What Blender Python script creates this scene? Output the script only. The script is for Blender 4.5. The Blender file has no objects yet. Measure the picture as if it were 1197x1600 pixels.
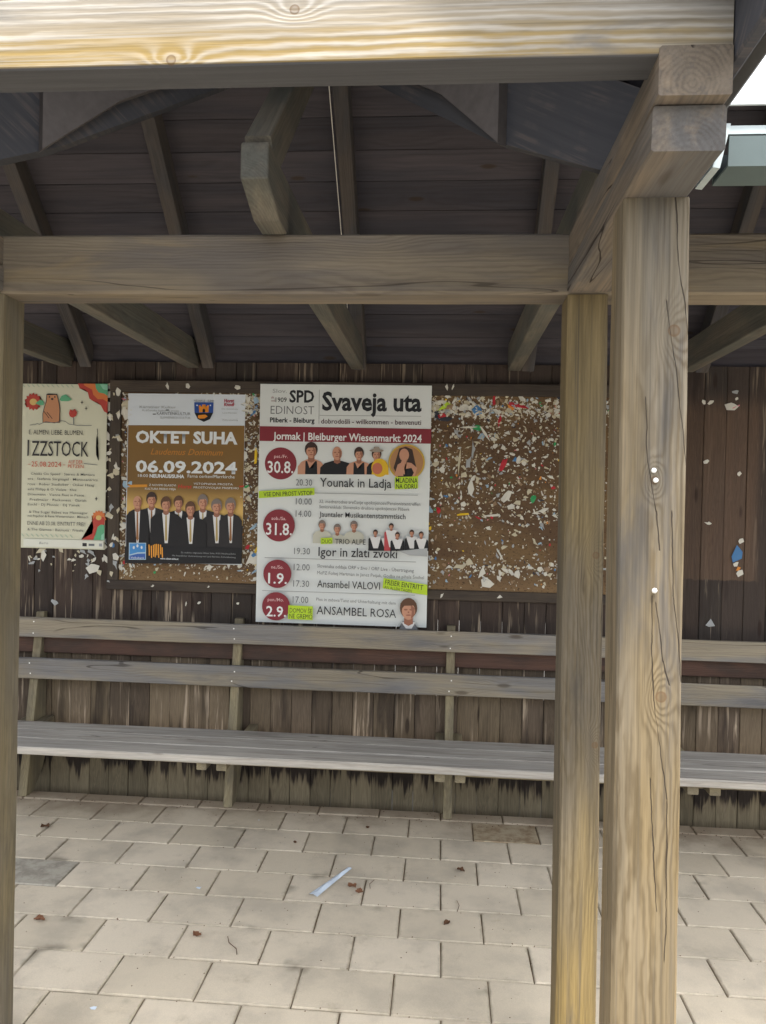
import bpy, bmesh, math, random
from mathutils import Vector, Matrix, noise as mnoise
R = random.Random(7)
sc = bpy.context.scene
C = sc.collection

# ------------------------------------------------------------------ camera
cam_d = bpy.data.cameras.new("camera")
cam_o = bpy.data.objects.new("camera", cam_d)
C.objects.link(cam_o)
fwd = Vector((-0.0758, 0.99705, -0.01203)).normalized()
right = Vector((0.99687, 0.07606, 0.02240)); right = (right - fwd * right.dot(fwd)).normalized()
up = right.cross(fwd)
m = Matrix((right, up, -fwd)).transposed().to_4x4()
m.translation = Vector((0, 0, 1.55))
cam_o.matrix_world = m
cam_d.sensor_fit = 'VERTICAL'
cam_d.sensor_height = 36.0
cam_d.sensor_width = 27.0
cam_d.lens = 36.0 * 1175.9 / 1600.0
cam_d.clip_start = 0.05
cam_d.clip_end = 2000
sc.camera = cam_o

# ------------------------------------------------------------------ light
SUN_EL, SUN_AZ = 70.0, 32.0      # elevation; degrees to the right of straight behind the camera
w = bpy.data.worlds.new("World"); sc.world = w; w.use_nodes = True
nt = w.node_tree; nt.nodes.clear()
sky = nt.nodes.new('ShaderNodeTexSky'); sky.sky_type = 'NISHITA'; sky.sun_disc = False
sky.sun_elevation = math.radians(SUN_EL); sky.sun_rotation = math.radians(180 - SUN_AZ)
sky.dust_density = 4.0; sky.air_density = 1.0; sky.ozone_density = 1.0
hs = nt.nodes.new('ShaderNodeHueSaturation'); hs.inputs['Saturation'].default_value = 0.30
bg = nt.nodes.new('ShaderNodeBackground'); bg.inputs['Strength'].default_value = 0.15
wo = nt.nodes.new('ShaderNodeOutputWorld')
nt.links.new(sky.outputs[0], hs.inputs['Color']); nt.links.new(hs.outputs[0], bg.inputs[0]); nt.links.new(bg.outputs[0], wo.inputs[0])
sd = bpy.data.lights.new("sun", 'SUN'); sd.energy = 2.3; sd.angle = math.radians(3.0); sd.color = (1.0, 0.95, 0.87)
so = bpy.data.objects.new("sun", sd); C.objects.link(so)
el, az = math.radians(SUN_EL), math.radians(SUN_AZ)
S_dir = Vector((math.sin(az) * math.cos(el), -math.cos(az) * math.cos(el), math.sin(el)))
so.rotation_euler = (-S_dir).to_track_quat('-Z', 'Y').to_euler()
so.location = (3, -5, 8)
sc.view_settings.view_transform = 'Standard'; sc.view_settings.look = 'None'
sc.view_settings.gamma = 1.0; sc.view_settings.use_curve_mapping = False
sc.view_settings.exposure = 1.85
sc.cycles.max_bounces = 8; sc.cycles.diffuse_bounces = 5

# ------------------------------------------------------------------ materials
def S(r, g, b, k=1.0):
    f = lambda c: ((c / 255) / 12.92 if c / 255 <= 0.04045 else ((c / 255 + 0.055) / 1.055) ** 2.4)
    return (f(r) * k, f(g) * k, f(b) * k, 1.0)

class NG:
    def __init__(s, name):
        s.m = bpy.data.materials.new(name); s.m.use_nodes = True
        s.t = s.m.node_tree; s.t.nodes.clear()
        s.out = s.t.nodes.new('ShaderNodeOutputMaterial'); s.b = s.t.nodes.new('ShaderNodeBsdfPrincipled')
        s.t.links.new(s.b.outputs[0], s.out.inputs[0])
    def set(s, sock, v):
        if isinstance(v, bpy.types.NodeSocket): s.t.links.new(v, sock)
        elif v is not None:
            if isinstance(v, tuple) and len(v) == 4 and len(getattr(sock, 'default_value', (0,)*4)) == 3: v = v[:3]
            sock.default_value = v
    def ma(s, op, a, b=None, c=None, clamp=False):
        n = s.t.nodes.new('ShaderNodeMath'); n.operation = op; n.use_clamp = clamp
        s.set(n.inputs[0], a)
        if b is not None: s.set(n.inputs[1], b)
        if c is not None: s.set(n.inputs[2], c)
        return n.outputs[0]
    def vm(s, op, a, b=None):
        n = s.t.nodes.new('ShaderNodeVectorMath'); n.operation = op
        s.set(n.inputs[0], a)
        if b is not None: s.set(n.inputs[1], b)
        return n.outputs[0] if op != 'LENGTH' else n.outputs['Value']
    def noise(s, v, scale=5, detail=3, rough=.5, dist=0):
        n = s.t.nodes.new('ShaderNodeTexNoise'); s.set(n.inputs['Vector'], v)
        n.inputs['Scale'].default_value = scale; n.inputs['Detail'].default_value = detail
        n.inputs['Roughness'].default_value = rough; n.inputs['Distortion'].default_value = dist
        return n.outputs['Fac']
    def vor(s, v, scale=5, feature='F1'):
        n = s.t.nodes.new('ShaderNodeTexVoronoi'); s.set(n.inputs['Vector'], v); n.feature = feature
        n.inputs['Scale'].default_value = scale; return n.outputs['Distance']
    def mix(s, f, a, b, mode='MIX'):
        n = s.t.nodes.new('ShaderNodeMix'); n.data_type = 'RGBA'; n.blend_type = mode
        s.set(n.inputs[0], f); s.set(n.inputs[6], a); s.set(n.inputs[7], b); return n.outputs[2]
    def rng(s, v, a, b, c=0.0, d=1.0, smooth=True):
        n = s.t.nodes.new('ShaderNodeMapRange'); n.clamp = True
        n.interpolation_type = 'SMOOTHSTEP' if smooth else 'LINEAR'
        s.set(n.inputs[0], v); s.set(n.inputs[1], a); s.set(n.inputs[2], b); s.set(n.inputs[3], c); s.set(n.inputs[4], d); return n.outputs[0]
    def obj(s):
        n = s.t.nodes.new('ShaderNodeTexCoord'); return n.outputs['Object']
    def pos(s):
        n = s.t.nodes.new('ShaderNodeNewGeometry'); return n.outputs['Position']
    def rand(s):
        n = s.t.nodes.new('ShaderNodeObjectInfo'); return n.outputs['Random']
    def sep(s, v):
        n = s.t.nodes.new('ShaderNodeSeparateXYZ'); s.set(n.inputs[0], v); return n.outputs
    def comb(s, x, y, z):
        n = s.t.nodes.new('ShaderNodeCombineXYZ')
        for i, q in enumerate((x, y, z)): s.set(n.inputs[i], q)
        return n.outputs[0]
    def bump(s, h, strength=.5, dist=.002):
        n = s.t.nodes.new('ShaderNodeBump'); n.inputs['Strength'].default_value = strength; n.inputs['Distance'].default_value = dist
        s.set(n.inputs['Height'], h); s.t.links.new(n.outputs[0], s.b.inputs['Normal'])
    def fin(s, col, rough=.8, spec=.25, metal=0.0):
        s.set(s.b.inputs['Base Color'], col); s.set(s.b.inputs['Roughness'], rough)
        s.b.inputs['Specular IOR Level'].default_value = spec; s.b.inputs['Metallic'].default_value = metal
        return s.m

def wood(name, c1, c2, late, patch=(3.0, 1.0), ring=.5, freq=120, fibre=.35, crack=.0, stain=None, stain_amt=.5,
         knot=.6, grad=None, rough=.82, tone=.25, knotcol=(.05, .035, .022, 1), knots=(), cracks=(), under=None):
    g = NG(name); o = g.obj(); rnd = g.rand()
    off = g.comb(g.ma('MULTIPLY', rnd, 37.1), g.ma('MULTIPLY', rnd, 11.3), g.ma('MULTIPLY', rnd, 23.7))
    P = g.vm('ADD', o, off); x, y, z = g.sep(o)[:3]
    warp = g.noise(g.vm('MULTIPLY', P, (1.3, 5, 5)), 1, 2)
    yr = g.ma('ADD', y, g.ma('MULTIPLY', g.ma('SUBTRACT', rnd, .5), .05))
    zr = g.ma('ADD', z, g.ma('ADD', .02, g.ma('MULTIPLY', g.ma('FRACT', g.ma('MULTIPLY', rnd, 7.3)), .06)))
    d = g.vm('LENGTH', g.comb(0.0, yr, zr))
    kd = g.vor(g.vm('MULTIPLY', P, (2.6, 9, 9)), 1.0)
    kb = g.ma('POWER', g.ma('MAXIMUM', g.ma('SUBTRACT', 1.0, g.ma('MULTIPLY', kd, 2.2)), 0.0), 2.0)
    w2 = g.noise(g.vm('MULTIPLY', P, (7, 32, 32)), 1, 3, .6); w3 = g.noise(g.vm('MULTIPLY', P, (.8, 10, 10)), 1, 2, .5)
    d = g.ma('ADD', d, g.ma('MULTIPLY', g.ma('SUBTRACT', w2, .5), .016)); d = g.ma('MULTIPLY', d, g.ma('MULTIPLY_ADD', w3, .5, .75))
    d = g.ma('ADD', d, g.ma('MULTIPLY', warp, .05)); d = g.ma('ADD', d, g.ma('MULTIPLY', kb, .035 * knot))
    kdark = None
    for (kx, kz, kr) in knots:
        q = g.vm('LENGTH', g.comb(g.ma('MULTIPLY', g.ma('SUBTRACT', x, kx), .5), 0.0, g.ma('SUBTRACT', z, kz)))
        d = g.ma('ADD', d, g.ma('MULTIPLY', g.ma('POWER', 2.718, g.ma('MULTIPLY', g.ma('MULTIPLY', q, q), -1 / (kr * kr * 4))), .035))
        q2 = g.vm('LENGTH', g.comb(g.ma('SUBTRACT', x, kx), 0.0, g.ma('SUBTRACT', z, kz)))
        kk = g.rng(q2, kr * .75, kr, 1, 0); kk = g.ma('MULTIPLY', kk, g.rng(q2, kr * .4, kr * .85, .45, 1)); kdark = kk if kdark is None else g.ma('MAXIMUM', kdark, kk)
    s_ = g.ma('SINE', g.ma('MULTIPLY', d, freq * 6.283)); rg = g.ma('MULTIPLY_ADD', s_, .5, .5)
    rg = g.ma('POWER', rg, 1.6)
    fb = g.noise(g.vm('MULTIPLY', P, (3.5, 170, 170)), 1, 4, .65)
    fb2 = g.noise(g.vm('MULTIPLY', P, (2.2, 45, 45)), 1, 3, .6)
    pt = g.rng(g.noise(g.vm('MULTIPLY', P, (patch[0], patch[1] * 9, patch[1] * 9)), 1, 3, .6), .38, .62)
    if grad:   # along the grain (x) or across (z): from, to, weight
        ax = {'x': x, 'y': y, 'z': z}[grad[0]]
        pt = g.ma('ADD', g.ma('MULTIPLY', pt, 1 - grad[3]), g.rng(ax, grad[1], grad[2], 0.0, grad[3]), clamp=True)
    col = g.mix(pt, c1, c2)
    rmask = g.rng(g.noise(g.vm('MULTIPLY', P, (2, 14, 14)), 1, 2), .35, .6, .25, 1)
    col = g.mix(g.ma('MULTIPLY', g.ma('MULTIPLY', rg, rmask), ring), col, late)
    fb4 = g.noise(g.vm('MULTIPLY', P, (.7, 95, 95)), 1, 4, .7)
    col = g.mix(g.rng(fb4, .52, .66, 0, min(.85, fibre * 2.2)), col, g.mix(.55, late, c2)); col = g.mix(g.rng(fb4, .36, .46, min(.6, fibre * 1.5), 0), col, g.mix(.5, col, (.02, .016, .012, 1)))
    f3 = g.ma('MULTIPLY_ADD', g.ma('SUBTRACT', fb, .5), fibre * 2.2, 1.0); f4 = g.ma('MULTIPLY_ADD', g.ma('SUBTRACT', fb2, .5), fibre * 2.4, 1.0)
    tn = g.ma('MULTIPLY_ADD', g.ma('SUBTRACT', rnd, .5), tone * 2, 1.0)
    k = g.ma('MULTIPLY', g.ma('MULTIPLY', f3, f4), tn)
    if stain:
        sm = g.rng(g.noise(g.vm('MULTIPLY', P, (1.7, 13, 13)), 1, 5, .65, .6), .5, .72)
        col = g.mix(g.ma('MULTIPLY', sm, stain_amt), col, stain)
    kc = g.rng(kd, .05, .12, 1, 0)
    col = g.mix(g.ma('MULTIPLY', kc, .75 * knot), col, knotcol)
    if under:  # unbleached underside, darkened further with its shade put into the colour
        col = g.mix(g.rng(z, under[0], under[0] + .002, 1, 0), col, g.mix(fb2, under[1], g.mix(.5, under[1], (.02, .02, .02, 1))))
    if kdark is not None: col = g.mix(g.ma('MULTIPLY', kdark, .75), col, S(92, 70, 48))
    h = g.ma('ADD', g.ma('MULTIPLY', rg, .4), fb)
    if cracks:
        wg = g.ma('MULTIPLY', g.ma('SUBTRACT', g.noise(g.vm('MULTIPLY', o, (14, 3, 3)), 1, 4, .6), .5), .008)
        ct = None
        for (xa, za, xb, zb, wd) in cracks:
            t = g.ma('DIVIDE', g.ma('SUBTRACT', x, xa), xb - xa); zc = g.ma('ADD', g.ma('MULTIPLY_ADD', t, zb - za, za), wg)
            wv_ = g.ma('MULTIPLY', g.rng(g.noise(g.vm('MULTIPLY', o, (9, 0, 0)), 1, 2), .3, .7, .35, 1.5), wd); m_ = g.rng(g.ma('ABSOLUTE', g.ma('SUBTRACT', z, zc)), g.ma('MULTIPLY', wv_, .4), wv_, .85, 0)
            m_ = g.ma('MULTIPLY', m_, g.ma('MULTIPLY', g.rng(t, -.01, .02), g.rng(t, .96, 1.01, 1, 0))); ct = m_ if ct is None else g.ma('MAXIMUM', ct, m_)
        ct = g.ma('MULTIPLY', ct, g.rng(y, -.02, .02)) if False else ct
        col = g.mix(ct, col, (.022, .016, .012, 1)); h = g.ma('SUBTRACT', h, g.ma('MULTIPLY', ct, 3))
    if crack:
        cn = g.ma('ABSOLUTE', g.ma('SUBTRACT', g.noise(g.vm('MULTIPLY', P, (.9, 17, 17)), 1, 1.5, .4), .5))
        cm = g.rng(cn, .0025, .006, 1, 0)
        cm = g.ma('MULTIPLY', cm, g.rng(g.noise(g.vm('MULTIPLY', P, (1.1, 9, 9)), 1, 1), .5, .56)); cm = g.ma('MULTIPLY', cm, crack)
        col = g.mix(cm, col, (.02, .014, .01, 1)); h = g.ma('SUBTRACT', h, g.ma('MULTIPLY', cm, 3))
    col = g.mix(1.0, col, g.comb(k, k, k), 'MULTIPLY')
    g.bump(h, .55, .0012)
    return g.fin(col, rough, .22)

def simple(name, col, rough=.7, spec=.3, nscale=60, namt=.15, metal=0.0, bump=.0):
    g = NG(name); n = g.noise(g.obj(), nscale, 4, .6)
    k = g.ma('MULTIPLY_ADD', g.ma('SUBTRACT', n, .5), namt * 2, 1.0)
    c = g.mix(1.0, col, g.comb(k, k, k), 'MULTIPLY')
    if bump: g.bump(n, bump, .002)
    return g.fin(c, rough, spec, metal)
M = {}
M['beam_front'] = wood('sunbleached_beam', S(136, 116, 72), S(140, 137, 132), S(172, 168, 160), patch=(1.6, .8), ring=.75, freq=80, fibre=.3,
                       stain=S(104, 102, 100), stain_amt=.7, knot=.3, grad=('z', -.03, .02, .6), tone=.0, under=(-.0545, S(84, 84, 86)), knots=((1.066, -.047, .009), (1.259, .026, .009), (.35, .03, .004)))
M['post_front'] = wood('front_post_wood', S(122, 104, 70), S(112, 104, 90), S(76, 63, 42), patch=(1.0, .8), ring=.6, freq=140, fibre=.42, crack=.0,
                       stain=S(84, 82, 80), stain_amt=.7, knot=.2, grad=('x', .55, 1.45, .5), tone=.0, knots=((1.222, 0.0206, .011), (1.86, .032, .012), (1.60, .003, .008)),
                       cracks=[(1.978, 0.0364, 2.096, 0.03, 0.0013), (1.84, 0.0593, 1.982, 0.0364, 0.0013), (1.807, 0.0345, 1.914, 0.0167, 0.0013), (1.613, 0.0583, 1.811, 0.0345, 0.0013), (1.63, -0.01, 1.746, -0.0141, 0.0013), (1.544, 0.0074, 1.634, -0.01, 0.0013), (1.477, 0.0143, 1.548, 0.0074, 0.0013), (1.309, 0.0019, 1.4, 0.0028, 0.0013), (1.213, 0.008, 1.313, 0.0019, 0.0013), (1.087, 0.0273, 1.217, 0.008, 0.0013), (1.042, 0.0338, 1.091, 0.0273, 0.0013), (0.756, 0.0348, 1.046, 0.0338, 0.0013), (1.396, 0.0386, 1.548, 0.034, 0.0013), (1.247, 0.0548, 1.4, 0.0386, 0.0013), (0.985, 0.0093, 1.08, 0.0044, 0.0013), (0.844, 0.0184, 0.989, 0.0093, 0.0013), (1.282, 0.0219, 1.388, 0.0088, 0.0013), (1.242, 0.0341, 1.286, 0.0219, 0.0013)])
M['post_rear'] = wood('rear_post_wood', S(124, 106, 64), S(94, 87, 75), S(74, 63, 42), patch=(1.0, .5), ring=.5, freq=170, fibre=.4, crack=.0,
                      stain=S(70, 66, 60), stain_amt=.7, knot=.3, grad=('x', .1, 1.0, .5), tone=.0, knots=((1.43, .03, .01), (.95, .035, .009)), cracks=((.9, .045, 1.5, .047, .001),))
M['post_left'] = wood('left_post_wood', S(112, 102, 78), S(100, 94, 82), S(80, 72, 56), patch=(1.0, .5), ring=.35, freq=170, fibre=.28, stain=S(72, 68, 60), stain_amt=.6, knot=.3, tone=.0)
M['beam'] = wood('weathered_beam_wood', S(126, 116, 100), S(104, 98, 92), S(84, 74, 64), patch=(1.4, .8), ring=.35, fibre=.16, crack=.5,
                 stain=S(142, 124, 92), stain_amt=.5, knot=.6, tone=.06)
M['purlin'] = wood('corner_purlin_wood', S(112, 102, 90), S(92, 90, 88), S(70, 62, 56), patch=(1.4, .8), ring=.4, fibre=.2, crack=.9,
                   stain=S(150, 132, 110), stain_amt=.45, knot=.6, tone=.06)
M['tie'] = wood('tie_beam_wood', S(104, 98, 88), S(88, 88, 82), S(70, 66, 60), fibre=.2, ring=.35, knot=.5, stain=S(120, 114, 100), stain_amt=.4, tone=.08)
M['rafter'] = wood('rafter_wood', S(86, 80, 76), S(74, 73, 75), S(58, 53, 50), fibre=.2, ring=.3, knot=.5, tone=.1)
M['roof_plank'] = wood('roof_plank_wood', S(78, 74, 79), S(67, 66, 73), S(56, 52, 55), patch=(1.0, 1), fibre=.16, ring=.3, freq=60, knot=1, tone=.13, rough=.85)
def valley_mat():
    g = NG('valley_rafter_wood'); p = g.sep(g.obj())
    u = g.ma('ADD', g.ma('MULTIPLY', p[0], -.6), g.ma('MULTIPLY', p[2], .75)); v = g.ma('ADD', g.ma('MULTIPLY', p[0], .7), g.ma('MULTIPLY', p[2], .7))
    q = g.comb(g.ma('MULTIPLY', u, 3), g.ma('MULTIPLY', v, 90), 0.0); f = g.noise(q, 1, 4, .65)
    big = g.noise(g.obj(), 7, 3, .6); m_ = g.ma('MULTIPLY', g.rng(f, .46, .6), g.rng(big, .46, .6))
    c = g.mix(g.ma('MULTIPLY', m_, .16), g.mix(f, S(58, 60, 66), S(76, 76, 80)), S(140, 124, 112)); g.bump(f, .5, .002); return g.fin(c, .85, .2)
M['valley'] = valley_mat()
M['valley2'] = simple('valley_cheek_wood', S(92, 88, 88), .85, .2, 30, .3)
M['seat'] = wood('grey_seat_wood', S(180, 175, 166), S(162, 158, 151), S(128, 121, 112), patch=(1.2, 1), fibre=.2, ring=.4, freq=90, crack=.5,
                 stain=S(122, 112, 104), stain_amt=.5, knot=.6, tone=.05)
M['rail'] = wood('grey_rail_wood', S(140, 132, 116), S(122, 121, 120), S(100, 90, 76), patch=(1.6, .9), fibre=.2, ring=.35, crack=.6,
                 stain=S(90, 92, 98), stain_amt=.6, knot=.8, tone=.08)
M['leg'] = wood('bench_leg_wood', S(142, 132, 106), S(118, 110, 92), S(96, 86, 66), fibre=.22, ring=.3, knot=.3, stain=S(96, 92, 84), stain_amt=.4, tone=.08)
M['redrail'] = wood('brown_rail_wood', S(84, 64, 56), S(68, 57, 52), S(54, 42, 38), fibre=.16, ring=.3, knot=.8, tone=.08, stain=S(112, 82, 66), stain_amt=.4)
M['frame'] = wood('board_frame_wood', S(76, 68, 60), S(62, 56, 52), S(48, 42, 38), fibre=.2, ring=.3, knot=.3, tone=.06, stain=S(96, 84, 70), stain_amt=.4)

def wall_board_mat():
    g = NG('wall_board_wood'); o = g.obj(); p = g.pos(); rnd = g.rand()
    off = g.comb(g.ma('MULTIPLY', rnd, 9.1), g.ma('MULTIPLY', rnd, 5.7), g.ma('MULTIPLY', rnd, 41.0))
    P = g.vm('ADD', p, off); x, y, z = g.sep(p)[:3]
    # boards run along world z
    wv = g.vm('MULTIPLY', P, (16, 16, 1.6)); w1 = g.noise(wv, 1, 4, .6, .5)
    fb = g.noise(g.vm('MULTIPLY', P, (230, 230, 5)), 1, 3, .6)
    st = g.noise(g.vm('MULTIPLY', P, (60, 60, 2.4)), 1, 3, .6)
    kd = g.vor(g.vm('MULTIPLY', P, (9, 9, 2.2)), 1.0)
    d = g.ma('ADD', g.ma('MULTIPLY', w1, .09), g.ma('MULTIPLY', x, .35))
    rg = g.ma('MULTIPLY_ADD', g.ma('SINE', g.ma('MULTIPLY', d, 900)), .5, .5)
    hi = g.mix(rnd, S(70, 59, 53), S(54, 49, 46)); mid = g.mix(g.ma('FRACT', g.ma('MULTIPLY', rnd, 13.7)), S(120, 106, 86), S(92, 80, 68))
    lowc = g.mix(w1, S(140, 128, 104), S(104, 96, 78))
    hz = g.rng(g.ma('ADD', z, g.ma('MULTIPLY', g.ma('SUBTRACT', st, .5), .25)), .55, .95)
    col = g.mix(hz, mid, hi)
    # pale worn streaks in the middle zone
    ps = g.ma('MULTIPLY', g.rng(st, .54, .64), g.rng(g.noise(g.vm('MULTIPLY', P, (7, 7, 2.0)), 1, 2), .45, .6))
    psm = g.ma('MULTIPLY', ps, g.rng(z, .7, 1.4, 1.0, .4))
    col = g.mix(psm, col, S(166, 150, 130))
    dk = g.ma('MULTIPLY', g.rng(g.noise(g.vm('MULTIPLY', P, (11, 11, 1.5)), 1, 3, .6), .52, .66), .6)
    col = g.mix(dk, col, S(40, 33, 31))
    # once covered, browner rectangle at the right of the wall, with a worn soft outline
    zz = g.ma('ADD', z, g.ma('MULTIPLY', g.ma('SUBTRACT', w1, .5), .05))
    rect = g.ma('MULTIPLY', g.ma('MULTIPLY', g.rng(zz, 1.195, 1.205), g.rng(zz, 2.02, 2.16, 1, 0)), g.ma('MULTIPLY', g.rng(x, .95, .96), g.rng(x, 1.55, 1.61, 1, 0)))
    col = g.mix(g.ma('MULTIPLY', rect, .85), col, g.mix(w1, S(100, 80, 65), S(74, 63, 56)))
    # splash zone at the foot: black mould with a ragged lower edge above pale bare wood
    jag = g.ma('ADD', g.ma('MULTIPLY', g.ma('SUBTRACT', st, .5), .22), g.ma('MULTIPLY', g.ma('SUBTRACT', w1, .5), .34))
    jag = g.ma('ADD', jag, g.ma('MULTIPLY', g.ma('SUBTRACT', rnd, .5), .05))
    zb = g.ma('ADD', z, jag)
    col = g.mix(g.ma('MULTIPLY', g.ma('MULTIPLY', g.rng(zb, .07, .13), g.rng(zb, .18, .36, 1, 0)), .92), col, S(34, 29, 27))
    col = g.mix(g.rng(zb, .06, .13, 1, 0), col, lowc)
    col = g.mix(g.ma('MULTIPLY', rg, .22), col, S(46, 36, 30))
    col = g.mix(g.ma('MULTIPLY', g.rng(kd, .06, .13, 1, 0), .7), col, S(38, 26, 22))
    k = g.ma('MULTIPLY_ADD', g.ma('SUBTRACT', fb, .5), .55, 1.0)
    k = g.ma('MULTIPLY', k, g.ma('MULTIPLY_ADD', g.ma('FRACT', g.ma('MULTIPLY', rnd, 29.0)), .45, .78))
    col = g.mix(1.0, col, g.comb(k, k, k), 'MULTIPLY')
    g.bump(g.ma('ADD', fb, g.ma('MULTIPLY', rg, .5)), .6, .0015)
    return g.fin(col, .82, .25)
M['wall'] = wall_board_mat()

def paver_mat():
    g = NG('paver_concrete'); o = g.obj(); p = g.pos(); rnd = g.rand()
    x, y, z = g.sep(o)[:3]; wy = g.sep(p)[1]
    base = g.mix(rnd, S(206, 194, 172), S(219, 207, 186))
    n1 = g.noise(p, 4, 5, .6); n2 = g.noise(p, 420, 2, .7); n3 = g.noise(p, 26, 4, .6)
    col = g.mix(g.rng(n1, .42, .7, 0, .5), base, S(160, 152, 138))
    ex = g.ma('SUBTRACT', .15, g.ma('ABSOLUTE', x)); ey = g.ma('SUBTRACT', .1, g.ma('ABSOLUTE', y))
    ed = g.ma('MINIMUM', ex, ey)
    edn = g.ma('ADD', ed, g.ma('MULTIPLY', g.ma('SUBTRACT', n3, .5), .03))
    col = g.mix(g.rng(edn, -.004, .010, .4, 0), col, S(132, 122, 102))
    spot = g.ma('MULTIPLY', g.rng(edn, .0, .05, 1, 0), g.rng(g.noise(p, 3.3, 3, .6), .60, .70))
    col = g.mix(g.ma('MULTIPLY', spot, .7), col, S(104, 98, 84))
    wd = g.ma('ADD', wy, g.ma('MULTIPLY', g.ma('SUBTRACT', n1, .5), .45))
    col = g.mix(g.rng(wd, 3.45, 3.8, 0, .6), col, S(134, 112, 88)); gr_ = g.noise(g.vm('ADD', p, (5.0, 3.0, 0.0)), 9, 5, .7)
    col = g.mix(g.rng(gr_, .56, .75, 0, .35), col, S(150, 136, 112))
    col = g.mix(g.rng(n2, .3, .7, .16, 0), col, S(90, 84, 74))
    g.bump(g.ma('ADD', g.ma('MULTIPLY', n2, .6), n3), .35, .0012)
    return g.fin(col, .88, .25)
M['paver'] = paver_mat()
def paver_var(name, c1, c2, amt):
    g = NG(name); p = g.pos(); n = g.noise(p, 14, 5, .7); n2 = g.noise(p, 420, 2, .7)
    col = g.mix(g.rng(n, .4, .62, 0, amt), c1, c2); col = g.mix(g.rng(n2, .3, .7, .2, 0), col, S(80, 74, 66))
    g.bump(g.ma('ADD', n, n2), .4, .0012); return g.fin(col, .9, .2)
M['paver_grey'] = paver_var('grey_paver_concrete', S(178, 172, 158), S(146, 140, 128), .9)
M['paver_stain'] = paver_var('stained_paver_concrete', S(182, 168, 142), S(142, 120, 94), .8)
M['joint'] = simple('joint_dirt', S(112, 98, 78), .95, .1, 90, .5, bump=.6)
M['ground'] = simple('outside_asphalt', S(112, 110, 106), .92, .2, 30, .2, bump=.3)
M['dark'] = simple('dark_void', S(30, 27, 25), .95, .1)
M['metal_roof'] = simple('pale_metal_roofing', S(212, 222, 226), .35, .5, 8, .04)
M['roof_dark'] = simple('roof_covering', S(96, 96, 96), .8, .2)
M['gutter'] = simple('grey_green_gutter', S(86, 99, 99), .45, .4, 20, .08)
M['flash'] = simple('pale_flashing', S(170, 182, 184), .45, .4, 20, .06)
M['cable'] = simple('black_cable', S(28, 30, 34), .6, .3)
M['screw'] = simple('white_screw', S(236, 236, 232), .35, .5, 50, .05, .0)
M['pale_line'] = simple('white_line', S(215, 212, 204), .7, .2)

def flat(name, r, g_, b, k=.92):
    key = 'f_' + name
    if key in M: return M[key]
    g = NG('print_' + name); n = g.noise(g.pos(), 3.0, 3, .5); n2 = g.noise(g.pos(), 900, 1)
    kk = g.ma('ADD', g.ma('MULTIPLY_ADD', g.ma('SUBTRACT', n, .5), .10, 1.0), g.ma('MULTIPLY', g.ma('SUBTRACT', n2, .5), .06))
    c = g.mix(1.0, S(r, g_, b, k), g.comb(kk, kk, kk), 'MULTIPLY'); g.bump(g.noise(g.pos(), 5, 2), .25, .01)
    M[key] = g.fin(c, .55, .3); return M[key]

def panel_mat():
    g = NG('pinboard_fibre'); p = g.pos(); z = g.sep(p)[2]
    n1 = g.noise(g.vm('MULTIPLY', p, (3, 3, 5)), 1, 5, .65); n2 = g.noise(g.vm('MULTIPLY', p, (60, 60, 110)), 1, 3, .7); n3 = g.noise(p, 260, 2)
    col = g.mix(g.rng(n1, .4, .62), S(90, 71, 54), S(110, 89, 63))
    col = g.mix(g.rng(z, 1.10, 1.22, .6, 0), col, S(134, 110, 80))
    col = g.mix(g.rng(n2, .55, .68, 0, .8), col, S(50, 34, 24))
    col = g.mix(g.rng(n3, .6, .75, 0, .6), col, S(40, 28, 22))
    g.bump(n2, .8, .003); return g.fin(col, .85, .2)
M['panel'] = panel_mat()

# ------------------------------------------------------------------ object helpers
def link(name, me, parent=None, mat=None, loc=None):
    o = bpy.data.objects.new(name, me); C.objects.link(o)
    if me is not None and mat is not None and not me.materials: me.materials.append(mat)
    if parent is not None: o.parent = parent
    if loc is not None: o.location = loc
    return o
def thing(name, label, cat, loc=(0, 0, 0), group=None):
    o = link(name, None); o.location = loc; o['label'] = label; o['category'] = cat
    o.empty_display_size = .1
    if group: o['group'] = group
    return o
def tag(o, label, cat, group=None):
    o['label'] = label; o['category'] = cat
    if group: o['group'] = group
    return o
def worldpos(o):
    v = Vector(o.location)
    while o.parent is not None: o = o.parent; v += Vector(o.location)
    return v
def mesh(name, vs, fs, mats=None, mi=None, smooth=False):
    me = bpy.data.meshes.new(name); me.from_pydata([tuple(v) for v in vs], [], fs)
    if mats:
        for q in mats: me.materials.append(q)
    if mi: me.polygons.foreach_set('material_index', mi)
    if smooth: me.polygons.foreach_set('use_smooth', [True] * len(fs))
    me.update(); return me
def timber_mesh(name, L, W, H, bev=.004, seg=10, wob=.0010, seed=0):
    """sawn timber along +x from 0..L, chamfered edges, hand-sawn unevenness"""
    rr = random.Random(seed); vs = []; fs = []
    prof = [(-W/2+bev, -H/2), (W/2-bev, -H/2), (W/2, -H/2+bev), (W/2, H/2-bev), (W/2-bev, H/2), (-W/2+bev, H/2), (-W/2, H/2-bev), (-W/2, -H/2+bev)]
    for i in range(seg + 1):
        for k, (a, b) in enumerate(prof):
            n = mnoise.noise(Vector((i * L / seg * 2.3, k * 3.1, seed * 1.7))) * wob
            n2 = mnoise.noise(Vector((i * L / seg * 2.3 + 40, k * 3.1, seed * 1.7))) * wob
            vs.append((i * L / seg, a + n, b + n2))
    for i in range(seg):
        for k in range(8):
            a = i * 8 + k; b = i * 8 + (k + 1) % 8; fs.append((a, b, b + 8, a + 8))
    fs.append(tuple(range(7, -1, -1))); fs.append(tuple(range(seg * 8, seg * 8 + 8)))
    return mesh(name, vs, fs)
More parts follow.
